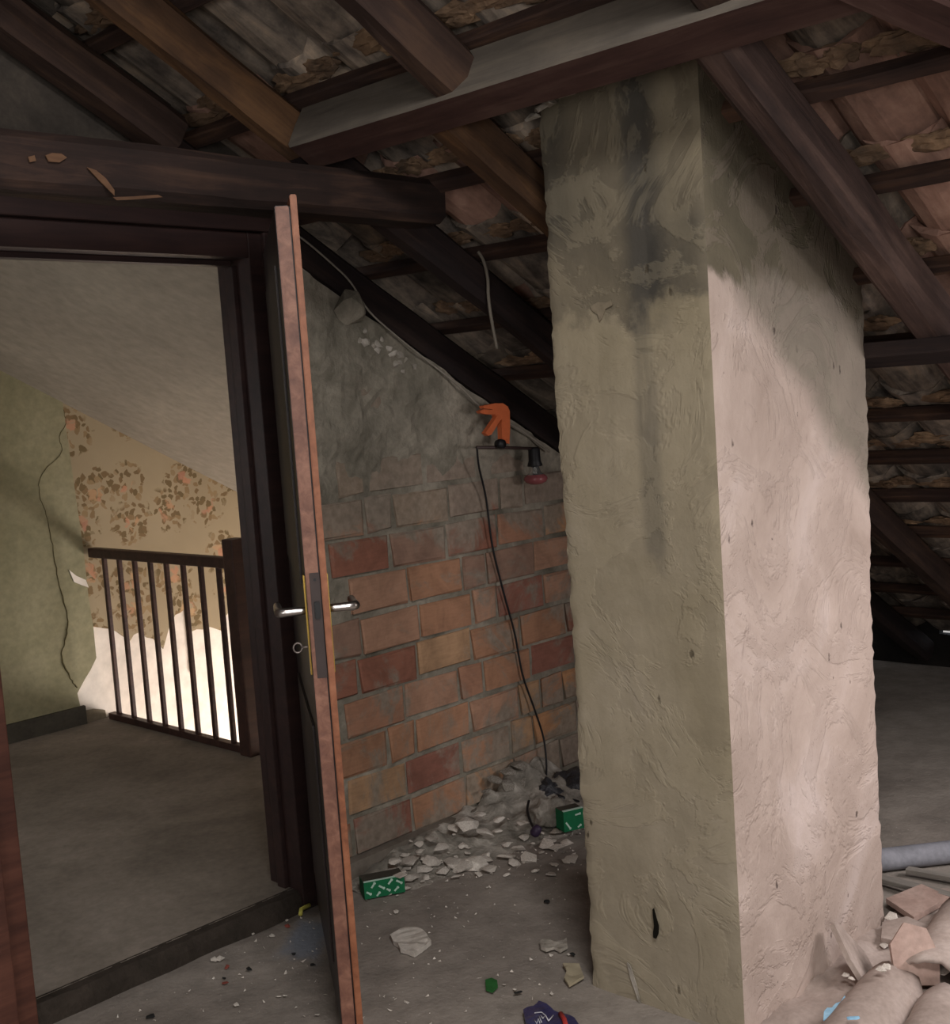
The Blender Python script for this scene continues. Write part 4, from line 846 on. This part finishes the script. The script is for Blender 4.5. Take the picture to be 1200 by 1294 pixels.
coppo((2.40, 0.86, 0.004), (2.86, 0.95, 0.004), 0.098, 'dusty half-round roof tile lying outermost from the chimney', 0.0)
coppo((2.86, 1.235, 0.02), (3.32, 1.315, 0.02), 0.100, 'dusty half-round roof tile behind, its open end rim facing the front tiles', 0.05)
coppo((2.90, 1.00, 0.006), (3.36, 1.06, 0.006), 0.098, 'dusty half-round roof tile at the far right of the spare tiles', 0.0)
def shard(name, pts, th, mw, label, mat): return tag(sheet(name, pts, th, mat, None, mw), label, 'shard', None, 'tile shards among the spare tiles')
shard('tile_shard', [(-0.06, 0), (0.06, 0.0), (0.075, 0.04), (0.03, 0.15), (0.0, 0.165), (-0.05, 0.08)], 0.014, T((2.82, 1.395, 0.015)) @ RZ(0.35) @ RX(1.0), 'pointed clay tile shard leaning on the chimney foot', M['tile_dust'])
shard('tile_shard', [(-0.06, 0.0), (0.05, -0.01), (0.07, 0.06), (0.055, 0.13), (0.0, 0.15), (-0.05, 0.10)], 0.014, T((2.85, 1.27, 0.03)) @ RZ(-0.75) @ RX(0.95), 'rounded pinkish tile shard propped between two spare tiles', M['shard_pink'])
shard('tile_shard', [(-0.08, -0.05), (0.05, -0.07), (0.10, 0.0), (0.04, 0.06), (-0.06, 0.05)], 0.016, T((3.10, 1.42, 0.02)) @ RZ(0.3), 'flat grey tile shard on the floor behind the chimney corner', M['tile_dust'])
shard('tile_shard', [(-0.10, -0.06), (0.09, -0.05), (0.11, 0.06), (-0.05, 0.07)], 0.016, T((3.31, 1.47, 0.02)) @ RZ(-0.2), 'flat pinkish tile shard below the dusty laths', M['shard_pink'])
floor_sheet('blue_plastic', [(1041, 1281), (1045, 1275), (1051, 1276), (1056, 1270), (1062, 1268), (1067, 1262), (1070, 1266), (1064, 1272), (1060, 1276), (1059, 1283), (1050, 1284), (1046, 1290), (1040, 1291)], 0.003, M['blue'], 'torn pale blue plastic piece between chimney foot and tile', 'plastic', 0.05, 0, 0.008)
q = at(1078, 1288, Z=0.10); tag(from_bm('blue_flake', hull(91, 0.022, 0.012, 0.003, 12), M['blue'], None, T((q.x, q.y, 0.103)) @ RZ(-0.6)), 'pale blue flake lying on the nearest spare tile', 'plastic')
for (px, py, r, z) in ((1112, 1224, .026, .105), (1120, 1222, .016, .10), (1075, 1236, .018, .05), (1068, 1232, .016, .05), (1144, 1254, .028, .045), (1137, 1262, .022, .04), (1118, 1284, .022, .035), (1126, 1158, .030, .03), (1193, 1224, .03, .05), (1122, 1177, .018, .02), (1116, 1195, .018, .02), (1197, 1280, .022, .05), (1150, 1184, .016, .11), (1108, 1294, .02, .03), (1132, 1276, .018, .03)):
    q = at(px, py, Z=z); chunk('mortar_crumb', q.x, q.y, z, r, 'white mortar crumb lying on or between the spare roof tiles', 'mortar crumbs on the spare tiles')
vs = []; fs = []; NX, NY = 50, 40
for i in range(NX+1):
    for j in range(NY+1):
        x = 2.25+1.35*i/NX; y = 0.72+0.80*j/NY; e = min(1, 6*min(i/NX, 1-i/NX), 6*min(j/NY+0.05, 1-j/NY+0.25))
        vs.append((x-2.9, y-1.1, -0.012+e*(0.026+0.018*noise.noise(V3((x*9, y*9, 7)))+0.012*noise.noise(V3((x*30, y*30, 8))))))
for i in range(NX):
    for j in range(NY): a = i*(NY+1)+j; fs.append((a, a+NY+1, a+NY+2, a+1))
tag(pydata('tile_rubble', vs, fs, M['tile_dust'], None, T((2.9, 1.1, 0)), True), 'dusty crumbled tile rubble under the spare roof tiles', 'rubble', 'stuff')
# grey pipe and laths behind
d = (V3((3.717, 1.534, 0))-V3((3.536, 1.686, 0))).normalized(); c0 = V3((3.536, 1.686, 0.036))
tag(tube('grey_pipe', [c0-d*0.28, c0, c0+d*0.5, c0+d*1.2], 0.036, M['grey_pipe'], None, 16), 'dusty grey plastic pipe lying on the floor beyond the chimney', 'pipe')
for (p, q, wd, lb) in (((3.42, 1.66, 0.012), (3.36, 1.20, 0.03), 0.035, 'dusty wooden lath lying nearest the spare tiles'), ((3.53, 1.60, 0.012), (3.57, 1.15, 0.02), 0.03, 'dusty wooden lath lying closest to the grey pipe')):
    p = V3(p); q = V3(q); x = (q-p); L = x.length; x.normalize(); z = V3((0, 0, 1)); z = (z-x*z.dot(x)).normalized()
    v_, f_ = prism_mesh(L, wd, 0.016, 10, 0.1, 0.002, 40); tag(pydata('wooden_lath', v_, f_, M['lath'], None, basis(p, x, z.cross(x), z)), lb, 'lath', None, 'laths beyond the chimney')
